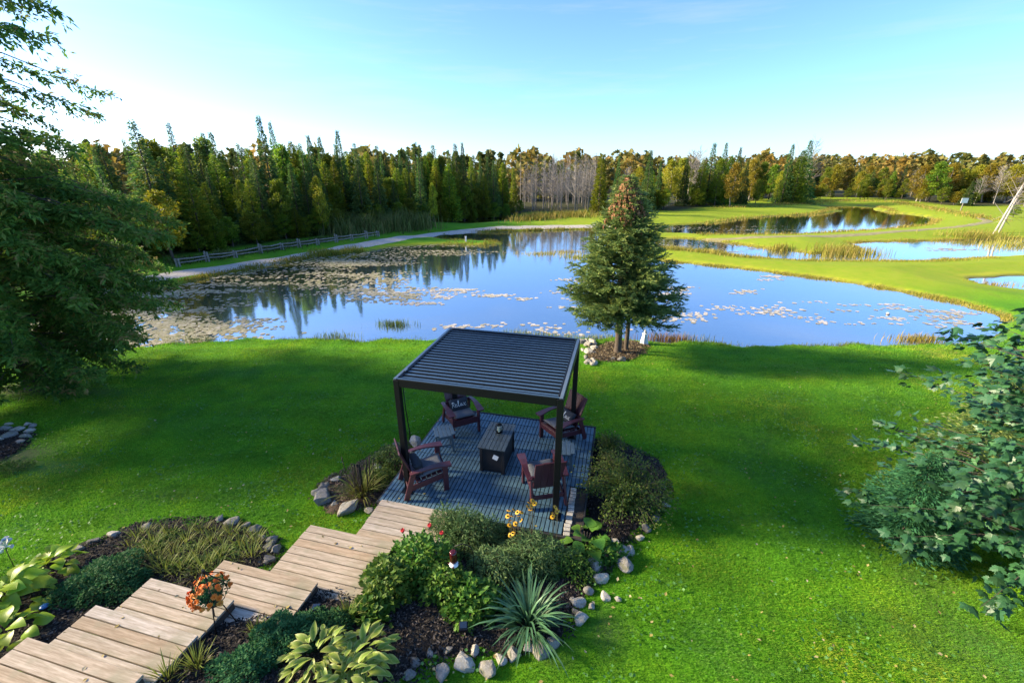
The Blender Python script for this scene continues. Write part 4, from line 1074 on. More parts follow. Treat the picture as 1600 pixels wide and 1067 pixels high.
reed_strip([(240, 536), (330, 534)], 500, .35, .28, .016, 'reed_green', 'thin reeds at the lawn shore by the cedar', 'shore_reeds', wet=True, tone=.6)
reed_strip([(430, 530), (560, 534), (660, 530)], 1100, .16, .17, .014, 'reed_green', 'short sparse shore grass along the lawn', 'shore_reeds', wet=True, tone=.4)
reed_strip([(1000, 534), (1100, 538), (1200, 541), (1300, 541), (1400, 539), (1540, 539)], 2000, .15, .18, .014, 'reed_green', 'short shore grass along the right lawn', 'shore_reeds', wet=True, tone=.4)
reed_strip([(270, 412), (330, 403), (430, 388), (540, 372)], 4500, .5, .5, .05, 'reed_green', 'rough grass along the foot of the wood', 'wood_edge_grass', tone=.2)
reed_strip([(1120, 325), (1200, 322), (1300, 314), (1400, 316), (1480, 330), (1560, 345)], 3500, .9, .5, .06, 'reed_gold', 'tawny rough grass at the foot of the far wood', 'wood_edge_grass')

# ================================================================== garden plants
def leaf_blade_mesh(name, L, w, arch, n=5, fold=.25):
    """a strap leaf that rises and arches over: root at the origin, leaning to +Y"""
    V, F = [], []
    for i in range(n + 1):
        t = i / n; a = arch * t ** 1.3
        y = L * (math.sin(a) / max(arch, .01)) * .95 if arch > .05 else 0
        # integrate the curve
        V_y = sum(math.sin(arch * ((k + .5) / 24) ** 1.3) for k in range(int(24 * t))) * L / 24
        V_z = sum(math.cos(arch * ((k + .5) / 24) ** 1.3) for k in range(int(24 * t))) * L / 24
        ww = w * (1 - t ** 3) * (.55 + .45 * min(1, t * 4)) / 2 + .0005
        V += [(-ww, V_y, V_z + ww * fold), (0, V_y, V_z), (ww, V_y, V_z + ww * fold)]
    for i in range(n):
        a = i * 3
        F += [(a, a + 1, a + 4, a + 3), (a + 1, a + 2, a + 5, a + 4)]
    V = np.array(V)
    return mesh_np(name, V, F, {'rnd': np.clip(.5 + .35 * (V[:, 1] * 0 + np.tile([-.6, .4, -.6], n + 1)), 0, 1)}, True)
def hosta_leaf_mesh(name, L, w, droop=.5):
    V, F, rr = [], [], []; n = 6; m = 4
    prof = [0.10, .62, .95, 1.0, .82, .48, .03]
    for i in range(n + 1):
        t = i / n
        for j in range(-m // 2, m // 2 + 1):
            u = j / (m / 2); ww = w / 2 * prof[i]
            z = .10 * L * math.sin(t * PI * .8) - droop * L * t * t * .5 - abs(u) ** 1.5 * ww * -.22 + .012 * L * math.sin(t * 14 + u * 5)
            V.append((u * ww, L * t, z)); rr.append(.35 + .5 * abs(u) ** 2)
    c = m + 1
    for i in range(n):
        for j in range(m): a = i * c + j; F.append((a, a + 1, a + c + 1, a + c))
    return mesh_np(name, V, F, {'rnd': rr}, True)
def place_leaves(root, meshes, mat, n, spread, tilt0, tilt1, smin, smax, name='leaf', zoff=0.0, flat=False):
    for k in range(n):
        a = 2.399 * k + random.uniform(-.3, .3); f = (k + .5) / n
        r = spread * math.sqrt(f)
        tl = tilt0 + (tilt1 - tilt0) * f + random.uniform(-.12, .12)
        o = link(name, random.choice(meshes), root, mat)
        # leaf root at radius r, leaf leans outward by tl
        o.rotation_euler = Euler((-tl if not flat else tl, 0, a), 'XYZ')
        o.location = (-math.sin(a) * r * .5, math.cos(a) * r * .5, zoff + (0 if not flat else random.uniform(0, .02)))
        s = random.uniform(smin, smax); o.scale = (s, s, s)
def strap_clump(px, py, mat, n, L, w, label, name, cat, spread=.14, arch=(.6, 1.5), lean=.5, meshes=None, group=None):
    g = G(px, py)
    t = thing(name, label, cat, (g[0], g[1], g[2] + .02), random.uniform(0, 6), group)
    ms = [leaf_blade_mesh('leaf', L * random.uniform(.8, 1.1), w, random.uniform(*arch)) for _ in range(5)]
    for m_ in ms: m_.materials.append(mat)
    place_leaves(t, ms, mat, n, spread, .02, lean, .6, 1.1)
    return t
DL = strap_clump(826, 978, M['daylily'], 150, .72, .036, 'big clump of long arching blue green strap leaves in the dark mulch', 'daylily_clump', 'plant', .30, (.7, 1.9), .75)
OC = strap_clump(566, 775, M['ochre_blade'], 120, .62, .022, 'ochre and green arching grass clump beside the deck at the top of the steps', 'grass_clump', 'plant', .30, (.6, 1.8), .7)
for k in range(26):
    a = random.uniform(0, 6.28); r = random.uniform(0, .22); h = random.uniform(.55, .85)
    MB().tube([(r * math.cos(a), r * math.sin(a), 0), (r * 1.3 * math.cos(a), r * 1.3 * math.sin(a), h * .75), (r * 1.4 * math.cos(a), r * 1.4 * math.sin(a), h)], [.004, .007, .010], 5).build('seed_stalk', M['darkstem'], OC)
for (px, py, n, L, lab) in [(545, 968, 60, .30, 'bright green grass tuft between the solar light and the hosta'), (310, 1045, 60, .34, 'olive grass tuft at the end of the lowest shown step edge'), (262, 1062, 40, .28, 'small olive grass tuft against the step side'), (400, 990, 30, .22, 'small grass tuft by the flower basket')]:
    strap_clump(px, py, M['olive_grass'], n, L, .012, lab, 'grass_tuft', 'plant', .12, (.3, 1.0), .5)
for k, (px, py) in enumerate([(215, 842), (240, 852), (265, 838), (290, 850), (270, 872), (305, 872), (330, 852), (345, 874), (375, 858), (392, 872), (360, 838), (315, 835), (245, 878), (235, 866), (285, 892), (320, 893), (258, 895), (400, 850)]):
    strap_clump(px, py, M['olive_grass'], 34, .30, .014, 'olive and brown grassy tuft in the bed left of the steps', 'grass_tuft', 'plant', .16, (.4, 1.3), .7, group='grassy tufts left of the steps')
for k, (px, py) in enumerate([(205, 858), (228, 838), (252, 862), (278, 858), (300, 832), (318, 858), (335, 838), (352, 856), (378, 842), (388, 860), (300, 884), (330, 880), (262, 884), (240, 892), (276, 902), (306, 904), (340, 896), (410, 865), (218, 874), (370, 880)]):
    strap_clump(px, py, M['ochre_blade' if k % 3 == 0 else 'olive_grass'], 30, .24, .012, 'short ochre tinged grassy tuft in the bed left of the steps' if k % 3 == 0 else 'short green grassy tuft in the bed left of the steps', 'grass_tuft', 'plant', .20, (.3, 1.5), .9, group='short tufts left of the steps')
# hostas
HL = [hosta_leaf_mesh('leaf', random.uniform(.20, .27), random.uniform(.15, .19), random.uniform(.4, .9)) for _ in range(4)]
HV = [hosta_leaf_mesh('leaf', random.uniform(.14, .20), random.uniform(.055, .085), random.uniform(.4, 1.5)) for _ in range(4)]
for m_ in HL: m_.materials.append(M['hosta_lime'])
for m_ in HV: m_.materials.append(M['hosta_var'])
def hosta(px, py, meshes, mat, n, R_, H_, label, group=None, leafs=1.0):
    g = G(px, py); t = thing('hosta', label, 'plant', (g[0], g[1], g[2] + .02), random.uniform(0, 6), group)
    for k in range(n):
        a = 2.399 * k + random.uniform(-.4, .4); f = (k + .5) / n
        r = R_ * math.sqrt(f) * .75
        o = link('leaf', random.choice(meshes), t, mat)
        o.location = (-math.sin(a) * r, math.cos(a) * r, H_ * (1 - .75 * f ** 1.5) + random.uniform(-.03, .03))
        o.rotation_euler = Euler((.35 - .75 * f + random.uniform(-.4, .4), random.uniform(-.5, .5), a + random.uniform(-.5, .5)), 'XYZ')
        s = random.uniform(.6, 1.2) * leafs; o.scale = (s, s, s)
    return t
hosta(22, 950, HL, M['hosta_lime'], 60, .46, .34, 'large lime green hosta by the round blue capped light')
hosta(88, 896, HL, M['hosta_lime'], 34, .34, .28, 'smaller lime hosta beside the dark green mound', leafs=.85)
hosta(20, 1000, HL, M['hosta_lime'], 22, .30, .22, 'low lime hosta at the edge of the step by the green stone', leafs=.85)
hosta(500, 1042, HV, M['hosta_var'], 110, .46, .26, 'cream edged hosta spreading by the dark green mound below the basket')
hosta(570, 1035, HV, M['hosta_var'], 90, .40, .24, 'cream edged hosta next to the bare dark mulch')
hosta(540, 1072, HV, M['hosta_var'], 90, .42, .24, 'cream edged hosta in front at the bed corner')
# white flower spikes by the lime hosta
g = G(22, 885); wf = thing('white_flower', 'spray of white trumpet flowers above the lime hosta', 'flower', (g[0], g[1], g[2]))
MB().tube([(0, 0, 0), (.02, 0, .3), (.05, 0, .42)], .006, 5).build('stem', M['stem'], wf)
for k in range(9):
    a = k * .7; tip = Vector((.05 + .14 * math.cos(a) * .7, .05 * math.sin(a), .42 + .02 * k % .1 + .10 * math.sin(k)))
    MB().tube([(.05, 0, .40), Vector((.05, 0, .42)).lerp(tip, .5), tip], [.006, .012, .03], 6, cap=False).build('flower', M['white'], wf)

def leafy(name, px, py, mat, n, rx, ry, h, lw, ll, label, cat='plant', stems=12, group=None, shape='dome', smooth_stem='stem', droop=.2, tone=.5, at=None):
    """leafy mass: foliage mesh and stems, an uneven dome"""
    g = at if at is not None else G(px, py)
    t = thing(name, label, cat, (g[0], g[1], g[2]), 0, group)
    a = rng.random(n) * 6.28; u = rng.random(n) ** .5
    # lobed, uneven outline
    lob = 1 + .18 * np.sin(a * 3 + rng.uniform(0, 6)) + .12 * np.sin(a * 7 + rng.uniform(0, 6))
    x = rx * u * np.cos(a) * lob; y = ry * u * np.sin(a) * lob
    top = h * (1 - (u / 1.08) ** 2.4) * (1 + .22 * np.sin(x * 9 / rx + 1.0) * np.sin(y * 8 / ry))
    z = top * (rng.random(n) ** (.55 if shape == 'dome' else .9))
    d = np.stack([x / rx + rng.normal(0, .7, n), y / ry + rng.normal(0, .7, n), .35 - droop + rng.normal(0, .45, n)], 1)
    R = frames(d, None, rng.normal(0, .5, n))
    s = rng.uniform(.65, 1.25, n)
    V, F, rr = scatter(*DIAMOND, np.stack([x, y, np.maximum(z, .015)], 1), R, np.stack([lw * s, ll * s, ll * s], 1), np.clip(rng.normal(tone, .25, n), 0, 1))
    link('foliage', mesh_np('foliage', V, F, {'rnd': rr}), t, mat)
    if stems:
        mb = MB()
        for k in range(stems):
            aa = random.uniform(0, 6.28); uu = random.random() ** .5 * .85
            q = Vector((rx * uu * math.cos(aa), ry * uu * math.sin(aa), h * (1 - uu ** 2.4) * random.uniform(.7, 1.02)))
            mb.tube([(q.x * .35, q.y * .35, -.02), (q.x * .8, q.y * .8, q.z * .55), q], [.007, .005, .003], 5, cap=False)
        link('stems', mb.mesh('stems'), t, M[smooth_stem])['kind'] = 'stuff'
    t.children[0]['kind'] = 'stuff'
    return t
leafy('perennial_mound', 158, 925, M['mound'], 7500, .62, .55, .36, .022, .045, 'dark green mounded perennial between the lime hostas and the steps', stems=10)
leafy('perennial_mound', 440, 1015, M['mound'], 5200, .40, .45, .28, .020, .042, 'dark blue green mound between the flower basket and the cream hostas', stems=8)
leafy('perennial_mound', 380, 1055, M['mound'], 3600, .36, .34, .24, .020, .042, 'dark blue green mound against the olive grass tuft by the steps', stems=8)
leafy('perennial_mound', 500, 985, M['mound'], 2600, .34, .28, .22, .020, .042, 'dark blue green mound behind the solar light by the steps', stems=6)
leafy('leafy_perennial', 610, 925, M['weed'], 1500, .42, .42, .50, .055, .085, 'bright green leafy perennials beside the board steps', stems=16)
leafy('leafy_perennial', 660, 895, M['weed'], 1900, .50, .42, .66, .050, .08, 'tall yellow green bee balm with red flower heads by the steps', stems=24)
leafy('leafy_perennial', 575, 965, M['weed'], 600, .30, .26, .22, .07, .09, 'low broad leaved seedlings by the solar light', stems=5)
leafy('leafy_perennial', 740, 950, M['weed'], 1500, .42, .36, .42, .055, .085, 'yellow green leafy plants under the bird feeder', stems=14)
leafy('leafy_perennial', 695, 930, M['weed'], 1100, .34, .30, .50, .045, .075, 'leafy stems with dry brown spots left of the bird feeder', stems=14, tone=.65)
leafy('aster_clump', 735, 848, M['greygreen'], 5200, .55, .40, .62, .016, .075, 'grey green narrow leaved asters against the deck front', stems=40, shape='tall')
leafy('aster_clump', 700, 835, M['greygreen'], 2600, .36, .30, .58, .016, .075, 'feathery grey green stems at the deck edge over the boards', stems=24, shape='tall')
leafy('aster_clump', 835, 885, M['greygreen'], 5600, .58, .40, .58, .016, .075, 'narrow leaved green clump below the yellow flowers', stems=40, shape='tall', tone=.6)
leafy('aster_clump', 775, 900, M['greygreen'], 3200, .45, .40, .46, .018, .07, 'thin tangled stems between the feeder and the daylily clump', stems=34, shape='tall', tone=.65)
leafy('aster_clump', 890, 890, M['weed'], 1900, .42, .32, .34, .020, .07, 'low tangled greenery under the deck corner', stems=20, shape='tall', tone=.55)
leafy('leafy_perennial', 945, 868, M['weed'], 700, .32, .26, .24, .045, .08, 'small weeds among the stones at the deck corner', stems=6)
leafy('leafy_perennial', 610, 728, M['shrub'], 2200, .48, .50, .40, .028, .06, 'low shrubby weeds along the deck edge behind the ochre grass', stems=18, tone=.6)
leafy('leafy_perennial', 590, 755, M['weed'], 1200, .36, .30, .34, .022, .07, 'weedy greenery behind the left pergola post', stems=12, tone=.7)
leafy('leafy_perennial', 15, 735, M['weed'], 500, .4, .25, .2, .03, .06, 'weeds in the dark bed by the stone pile', stems=6)
for px, py in ((235, 860), (300, 866), (360, 868), (270, 846), (330, 888), (280, 890)):
    leafy('leafy_perennial', px, py, M['weed'], 520, .34, .22, .13, .020, .045, 'low weeds matted among the olive tufts left of the steps', stems=4, tone=.6, group='weeds among the olive tufts')
leafy('leafy_perennial', 350, 905, M['weed'], 500, .25, .2, .12, .03, .06, 'low weeds against the back of the steps', stems=4)
leafy('leafy_perennial', 240, 1010, M['weed'], 260, .3, .2, .10, .03, .05, 'creeping weeds beside the steps', stems=3)
# broad leaved plant at the deck corner
RB = [hosta_leaf_mesh('leaf', random.uniform(.18, .24), random.uniform(.18, .22), .6) for _ in range(3)]
MB_mat = leafmat('broad_green_leaf', [(0.05, 0.15, 0.02), (0.11, 0.24, 0.03)], .25, .45, .15, .01)
for m_ in RB: m_.materials.append(MB_mat)
bl = hosta(918, 858, RB, MB_mat, 16, .40, .30, 'broad leaved green plant with reddish stem at the deck corner')
for k in range(3): MB().tube([(0, 0, 0), (.02 * k, .05, .25), (-.03 + .05 * k, .08, .42)], [.012, .012, .010], 6).build('flower_stalk', M['darkstem'], bl)
# shrub right of the deck: arching woody stems with small leaves
def arching_shrub(px, py, rx, ry, h, nst, nl, mat, label):
    g = G(px, py); t = thing('spirea_shrub', label, 'shrub', tuple(g))
    mb = MB(); P_, D_ = [], []
    for k in range(nst):
        a = random.uniform(0, 6.28); u = .25 + .8 * random.random() ** .6; hh = h * random.uniform(.6, 1.08) * (1.1 - .45 * u)
        tip = Vector((rx * u * math.cos(a), ry * u * math.sin(a), hh))
        c1 = Vector((tip.x * .35, tip.y * .35, hh * .75))
        pts = [Vector((tip.x * .08, tip.y * .08, -.02)), c1 * .55, c1, c1.lerp(tip, .55) + Vector((0, 0, .06)), tip - Vector((0, 0, .05 * u))]
        mb.tube(pts, [.009, .007, .006, .004, .002], 5, cap=False)
        for q in range(nl):
            s = .2 + .8 * random.random(); i = min(3, int(s * 4)); f = s * 4 - i
            p = pts[i].lerp(pts[i + 1], f); P_.append(p + Vector(rng.normal(0, .055, 3))); D_.append((pts[i + 1] - pts[i]).normalized() + Vector(rng.normal(0, .8, 3)))
    link('stems', mb.mesh('stems'), t, M['stem'])['kind'] = 'stuff'
    pos = np.array(P_); n = len(pos); R = frames(np.array(D_), None, rng.normal(0, .7, n)); s = rng.uniform(.6, 1.25, n)
    V, F, rr = scatter(*DIAMOND, pos, R, np.stack([.026 * s, .05 * s, .05 * s], 1), np.clip(rng.normal(.5, .27, n), 0, 1))
    link('foliage', mesh_np('foliage', V, F, {'rnd': rr}), t, mat)['kind'] = 'stuff'
    return t
arching_shrub(975, 795, .85, .95, 1.05, 110, 85, M['shrub'], 'large loose olive green shrub at the right side of the deck')
arching_shrub(950, 715, .40, .45, .55, 36, 55, M['shrub'], 'smaller leafy shrub at the far right deck corner')
# flowers
def flower_mesh(n, r, w, cone=.0, rings=1):
    V, F = [], []
    for q in range(rings):
        for k in range(n):
            a = 2 * PI * (k + .5 * q) / n; c, s = math.cos(a), math.sin(a); rr = r * (1 - .28 * q); z0 = .006 * q; dz = (-.12 + .3 * q) * r
            b = len(V)
            V += [(c * .1 * r, s * .1 * r, z0), (c * rr * .6 - s * w, s * rr * .6 + c * w, z0 + dz * .4), (c * rr, s * rr, z0 + dz), (c * rr * .6 + s * w, s * rr * .6 - c * w, z0 + dz * .4)]
            F.append((b, b + 1, b + 2, b + 3))
    return mesh_np('flower_head', V, F)
SUSAN = flower_mesh(12, .042, .010)
disc_me = MB().lathe([(.013, 0), (.014, .008), (.007, .016)], 8).mesh('disc'); disc_me.materials.append(M['cone'])
def susan(px_list, gpx, label):
    g = G(*gpx); t = thing('black_eyed_susan', label, 'flower', tuple(g)); stemm = MB()
    for px, py in px_list:
        p = Vector(PY(px, py, g[1] + random.uniform(-.12, .10))) - Vector(g)
        stemm.tube([(p.x * .4, p.y * .4, 0), (p.x * .8, p.y * .8, p.z * .6), p], [.005, .004, .003], 5, cap=False)
        f = link('flower_head', SUSAN, t, M['yellow'], p, (random.uniform(.2, .9), random.uniform(-.5, .5), random.uniform(0, 6)))
        link('disc', disc_me, f, M['cone'])
    link('stems', stemm.mesh('stems'), t, M['stem'])
    return t
susan([(795, 797), (803, 796), (800, 806), (798, 813), (805, 818), (810, 806), (814, 812), (803, 826), (796, 820), (797, 836), (808, 800), (793, 806), (801, 833)], (812, 868), 'tall cluster of many yellow daisies before the deck')
susan([(827, 785), (832, 782), (825, 791), (829, 796), (835, 786), (815, 800), (831, 790)], (835, 866), 'yellow daisies beside the chair leg at the deck edge')
susan([(868, 792), (872, 796), (865, 803), (870, 799), (863, 807)], (868, 868), 'small group of yellow daisies before the near right pergola post')
for px, py, gp, lab in ((629, 828, (640, 890), 'single red bee balm head with a withered head below it, over the boards'), (671, 820, (668, 885), 'red bee balm head on a dark stem nearest the deck'), (690, 832, (695, 885), 'withered reddish bee balm head among the asters')):
    g = G(*gp); p = Vector(PY(px, py, g[1])) - Vector(g); t = thing('bee_balm', lab, 'flower', tuple(g))
    MB().tube([(0, 0, 0), (p.x * .6, p.y, p.z * .6), p], [.005, .004, .004], 5).build('stem', M['stem'], t)
    link('flower_head', flower_mesh(14, .042, .006, rings=3), t, M['red'], p)
    MB().lathe([(.012, -.05), (.022, -.03), (.018, -.005)], 8, tuple(p)).build('bract', M['darkstem'], t)
# orange mums in a wire stand
g = G(350, 983)
top = PY(345, 893, g[1]); hz = top[2] - g[2]
stand = thing('basket_stand', 'dark wire globe plant stand beside the board steps', 'plant stand', tuple(g), .2)
for k in range(6):
    a = 2 * PI * k / 6; c, s = math.cos(a), math.sin(a)
    MB().tube([(0, 0, hz), (c * .05, s * .05, hz - .06), (c * .17, s * .17, hz - .20), (c * .19, s * .19, hz - .32), (c * .12, s * .12, hz - .46), (c * .04, s * .04, hz - .54)], .006, 5).build('wire_rib', M['black'], stand)
MB().tube([(0, 0, hz + .03), (0, 0, hz - .02)], [.016, .02], 6).build('finial', M['black'], stand)
for k in range(3):
    a = 2 * PI * k / 3 + .4; c, s = math.cos(a), math.sin(a)
    MB().tube([(c * .05, s * .05, hz - .52), (c * .08, s * .08, hz * .35), (c * .15, s * .15, -.01)], .007, 5).build('leg', M['black'], stand)
mum = thing('mum_plant', 'pot of orange and apricot mums inside the wire stand', 'flower', (g[0], g[1], g[2] + hz - .52))
MB().lathe([(.07, 0), (.10, .12), (.11, .13), (.09, .135)], 14).build('pot', M['pot'], mum)
n = 900; d = rdir(n); d[:, 2] = np.abs(d[:, 2]) * .9 - .1
pos = d * np.array([.19, .19, .17]) * (rng.random(n)[:, None] ** .35) + [0, 0, .19]
V, F, rr = scatter(*DIAMOND, pos, frames(d + rng.normal(0, .5, (n, 3)), None, rng.normal(0, .6, n)), np.stack([.018 + .01 * rng.random(n), .03 + .015 * rng.random(n), np.full(n, .03)], 1), rng.random(n))
link('foliage', mesh_np('foliage', V, F, {'rnd': rr}), mum, M['mound'])['kind'] = 'stuff'
MUM = [flower_mesh(11, .036, .010, rings=3) for _ in range(3)]
MUM[0].materials.append(M['orange']); MUM[1].materials.append(M['apricot']); MUM[2].materials.append(M['orange'])
for k in range(64):
    a = random.uniform(0, 6.28)
    if math.sin(a) > -.2 and random.random() < .45: a = random.uniform(2.6, 5.0)
    e = random.uniform(-.35, 1.25)
    dv = Vector((math.cos(a) * math.cos(e), math.sin(a) * math.cos(e), math.sin(e)))
    p = Vector((dv.x * .21, dv.y * .21, .19 + dv.z * .19)); me = MUM[1] if e < -.05 and random.random() < .7 else random.choice(MUM)
    o = link('flower_head', me, mum, None, p); o.rotation_euler = dv.to_track_quat('Z', 'Y').to_euler(); s = random.uniform(.75, 1.2); o.scale = (s, s, s)

# ================================================================== trees
def tube_np(pts, rad, n=5):
    """tapered tube as triangles/quads in numpy"""
    pts = np.asarray(pts, float); V, F = [], []
    for i, p in enumerate(pts):
        d = pts[min(i + 1, len(pts) - 1)] - pts[max(i - 1, 0)]; d = d / (np.linalg.norm(d) + 1e-9)
        x = np.cross(d, [.13, .21, 1] if abs(d[2]) < .95 else [1, .1, 0]); x /= np.linalg.norm(x); y = np.cross(d, x)
        for k in range(n):
            a = 2 * PI * k / n; V.append(p + (x * math.cos(a) + y * math.sin(a)) * rad[i])
    for i in range(len(pts) - 1):
        for k in range(n): a = i * n; F.append((a + k, a + (k + 1) % n, a + n + (k + 1) % n, a + n + k))
    return np.array(V), np.array(F), np.zeros(len(V))
def conifer(H, R, nb, per, qs, base=.06, droop=.25, power=.85, sparse=0.0, seed=0, asp=.42, flat=.5):
    """returns (trunk mesh, crown mesh) for a spire-shaped conifer"""
    r = np.random.default_rng(seed)
    tr = [tube_np([(0, 0, -.2), (0, 0, H * .3), (.02 * R, 0, H * .7), (0, 0, H * .985)], [.014 * H, .011 * H, .006 * H, .0015 * H], 6)]
    pos, dr, sc, rn = [], [], [], []
    for i in range(nb):
        t = base + (1 - base) * ((i + r.random()) / nb) ** 1.05
        L = R * (1 - t) ** power * r.uniform(.62, 1.12) + .02 * R
        if r.random() < sparse: L *= .45
        a = i * 2.399 + r.normal(0, .3)
        z0 = t * H; dirv = np.array([math.cos(a), math.sin(a), 0])
        rise = .35 * (t - .35)
        end = dirv * L + np.array([0, 0, z0 + L * (rise - droop)])
        mid = dirv * L * .5 + np.array([0, 0, z0 + L * (rise * .6 - droop * .25)])
        st = np.array([0, 0, z0])
        k = max(3, int(per * (.35 + .65 * (L / R))))
        u = .12 + .9 * r.random(k) ** .7; u = np.minimum(u, 1)
        p = ((1 - u) ** 2)[:, None] * st + (2 * u * (1 - u))[:, None] * mid + (u ** 2)[:, None] * end
        side = np.cross(dirv, [0, 0, 1]); wsp = .32 * L * (1 - .75 * u) + .04 * R
        off = r.normal(0, 1, k) * wsp
        p = p + off[:, None] * side + np.stack([np.zeros(k), np.zeros(k), r.normal(0, .045 * R, k) - np.abs(off) * .2], 1)
        d = dirv[None] * 1.0 + side[None] * (off / (wsp + 1e-6) * .55)[:, None] + r.normal(0, .28, (k, 3)) + np.array([0, 0, -.25 * flat])
        pos.append(p); dr.append(d); sc.append(qs * (.42 + .58 * min(1, L / R * 1.3)) * r.uniform(.6, 1.3, k)); rn.append(np.clip(r.normal(.45, .24, k) + r.normal(0, .12), 0, 1))
    # leader
    k = 14; zt = H * (1 - .07 * r.random(k)); pos.append(np.stack([r.normal(0, .01 * R, k), r.normal(0, .01 * R, k), zt], 1)); dr.append(np.stack([r.normal(0, .5, k), r.normal(0, .5, k), np.ones(k)], 1)); sc.append(qs * .42 * np.ones(k)); rn.append(r.random(k))
    pos, dr, sc, rn = map(np.concatenate, (pos, dr, sc, rn)); n = len(pos)
    V, F, rr = scatter(*DIAMOND, pos, frames(dr, None, r.normal(0, .7, n)), np.stack([sc * asp, sc, sc], 1), rn)
    tV, tF, tr_ = merge(tr)
    return mesh_np('trunk', tV, tF, None, True), mesh_np('crown', V, F, {'rnd': rr})
def limbs(H, spread, r, n=7, fork=.3, r0=.02):
    out = [tube_np([(0, 0, -.2), (.02 * H * r.normal(), .02 * H * r.normal(), H * fork), (.03 * H * r.normal(), .03 * H * r.normal(), H * .62), (.05 * H * r.normal(), .05 * H * r.normal(), H * .92)], [r0 * H, r0 * .75 * H, r0 * .45 * H, r0 * .1 * H], 6)]
    tips = []
    for k in range(n):
        a = k * 2.399 + r.normal(0, .3); z0 = H * (fork + (.85 - fork) * k / n); L = spread * r.uniform(.6, 1.0)
        e = np.array([math.cos(a) * L, math.sin(a) * L, z0 + L * r.uniform(.5, 1.1)])
        m = np.array([math.cos(a) * L * .5, math.sin(a) * L * .5, z0 + L * .25])
        out.append(tube_np([(0, 0, z0), m, e], [r0 * .45 * H, r0 * .28 * H, r0 * .06 * H], 5)); tips.append(e); tips.append((m + e) / 2)
    return out, tips
def broadleaf(H, R, nl, qs, seed, base=.22, clumps=22, fork=.22):
    r = np.random.default_rng(seed)
    tr, tips = limbs(H, R * .75, r, 8, fork)
    cen, rad = [], []
    for k in range(clumps):
        t = base + (1 - base) * (k + r.random()) / clumps; prof = math.sin(min(1, (t - base) / (1 - base) * .95 + .12) * PI) ** .6
        a = k * 2.399; q = R * prof * r.uniform(.25, .85)
        cen.append((math.cos(a) * q, math.sin(a) * q, min(t * H, H - R * .2))); rad.append(R * r.uniform(.22, .40))
    cen = np.array(cen); rad = np.array(rad)
    j = r.integers(0, clumps, nl); d = r.normal(size=(nl, 3)); d /= np.linalg.norm(d, axis=1, keepdims=True)
    pos = cen[j] + d * (rad[j] * r.random(nl) ** .4)[:, None] * np.array([1, 1, .75])
    ton = r.normal(.5, .16, clumps)
    V, F, rr = scatter(*DIAMOND, pos, frames(d + r.normal(0, .6, (nl, 3)), None, r.normal(0, .8, nl)), np.stack([qs * .62 * r.uniform(.7, 1.3, nl), qs * r.uniform(.7, 1.3, nl), np.full(nl, qs)], 1), np.clip(ton[j] + r.normal(0, .17, nl), 0, 1))
    tV, tF, _ = merge(tr)
    return mesh_np('trunk', tV, tF, None, True), mesh_np('crown', V, F, {'rnd': rr})
def bare(H, R, seed, nb=70, twigs=5, base=.22, r0=.011, up=.9):
    r = np.random.default_rng(seed)
    lean = r.normal(0, .025, 2) * H
    tr = [tube_np([(0, 0, -.2), (lean[0] * .3, lean[1] * .3, H * .4), (lean[0], lean[1], H)], [r0 * H, r0 * .7 * H, r0 * .12 * H], 5)]
    br = []
    for k in range(nb):
        t = base + (1 - base) * (k + r.random()) / nb; a = k * 2.399 + r.normal(0, .4); L = R * (1.1 - t) ** .7 * r.uniform(.4, 1.1)
        o = np.array([lean[0] * t, lean[1] * t, t * H]); dv = np.array([math.cos(a), math.sin(a), up * r.uniform(.4, 1.2)])
        e = o + dv * L; br.append(tube_np([o, o + dv * L * .5 + r.normal(0, .04 * L, 3), e], [.0030 * H, .0022 * H, .0009 * H], 3))
        for q in range(twigs):
            s = o + dv * L * r.uniform(.3, 1); d2 = dv + r.normal(0, .55, 3); br.append(tube_np([s, s + d2 * L * r.uniform(.2, .5)], [.0017 * H, .0007 * H], 3))
    tV, tF, _ = merge(tr); bV, bF, _ = merge(br)
    return mesh_np('trunk', tV, tF, None, True), mesh_np('branches', bV, bF)

PROTO = {}
def proto(kind, pair, tm_, cm):
    pair[0].materials.append(M[tm_]); pair[1].materials.append(M[cm]); PROTO.setdefault(kind, []).append(pair)
for s in range(4): proto('spruce', conifer(10, 2.1 + .22 * s, 170, 48, .46, .04, .28, 1.2 - .05 * s, .10, 20 + s), 'bark', 'spruce')
for s in range(2): proto('spire', conifer(10, 1.7, 170, 36, .40, .06, .30, 1.25, .12, 40 + s), 'bark', 'spruce')
for s in range(3): proto('cedar', conifer(10, 1.7 + .25 * s, 150, 46, .44, .03, -.12, .62, .05, 60 + s, asp=.5, flat=-1.0), 'bark', 'fir')
for s in range(3): proto('green', broadleaf(10, 2.9, 3600, .36, 80 + s), 'bark', 'leaf_green')
for s in range(2): proto('yellow', broadleaf(10, 3.0, 3200, .36, 90 + s), 'bark', 'leaf_yellow')
for s in range(3): proto('orange', broadleaf(10, 3.2, 3600, .38, 100 + s, clumps=26), 'bark_grey', 'leaf_orange')
for s in range(4): proto('bare', bare(10, 1.5 + .3 * (s % 2), 120 + s), 'bark_grey', 'bark_grey')
proto('snag', bare(10, .7, 131, 26, 2, .3, .010, .2), 'bark_grey', 'bark_grey')
for s in range(2): proto('barewide', bare(10, 3.4, 140 + s, 60, 9, .28, .011, 1.0), 'bark_pale', 'bark_grey')
NAME = {'spruce': 'spruce_tree', 'spire': 'spruce_tree', 'cedar': 'cedar_tree', 'green': 'broadleaf_tree', 'yellow': 'yellow_tree', 'orange': 'autumn_tree', 'bare': 'bare_tree', 'snag': 'dead_snag', 'barewide': 'bare_tree', 'far': 'autumn_tree'}
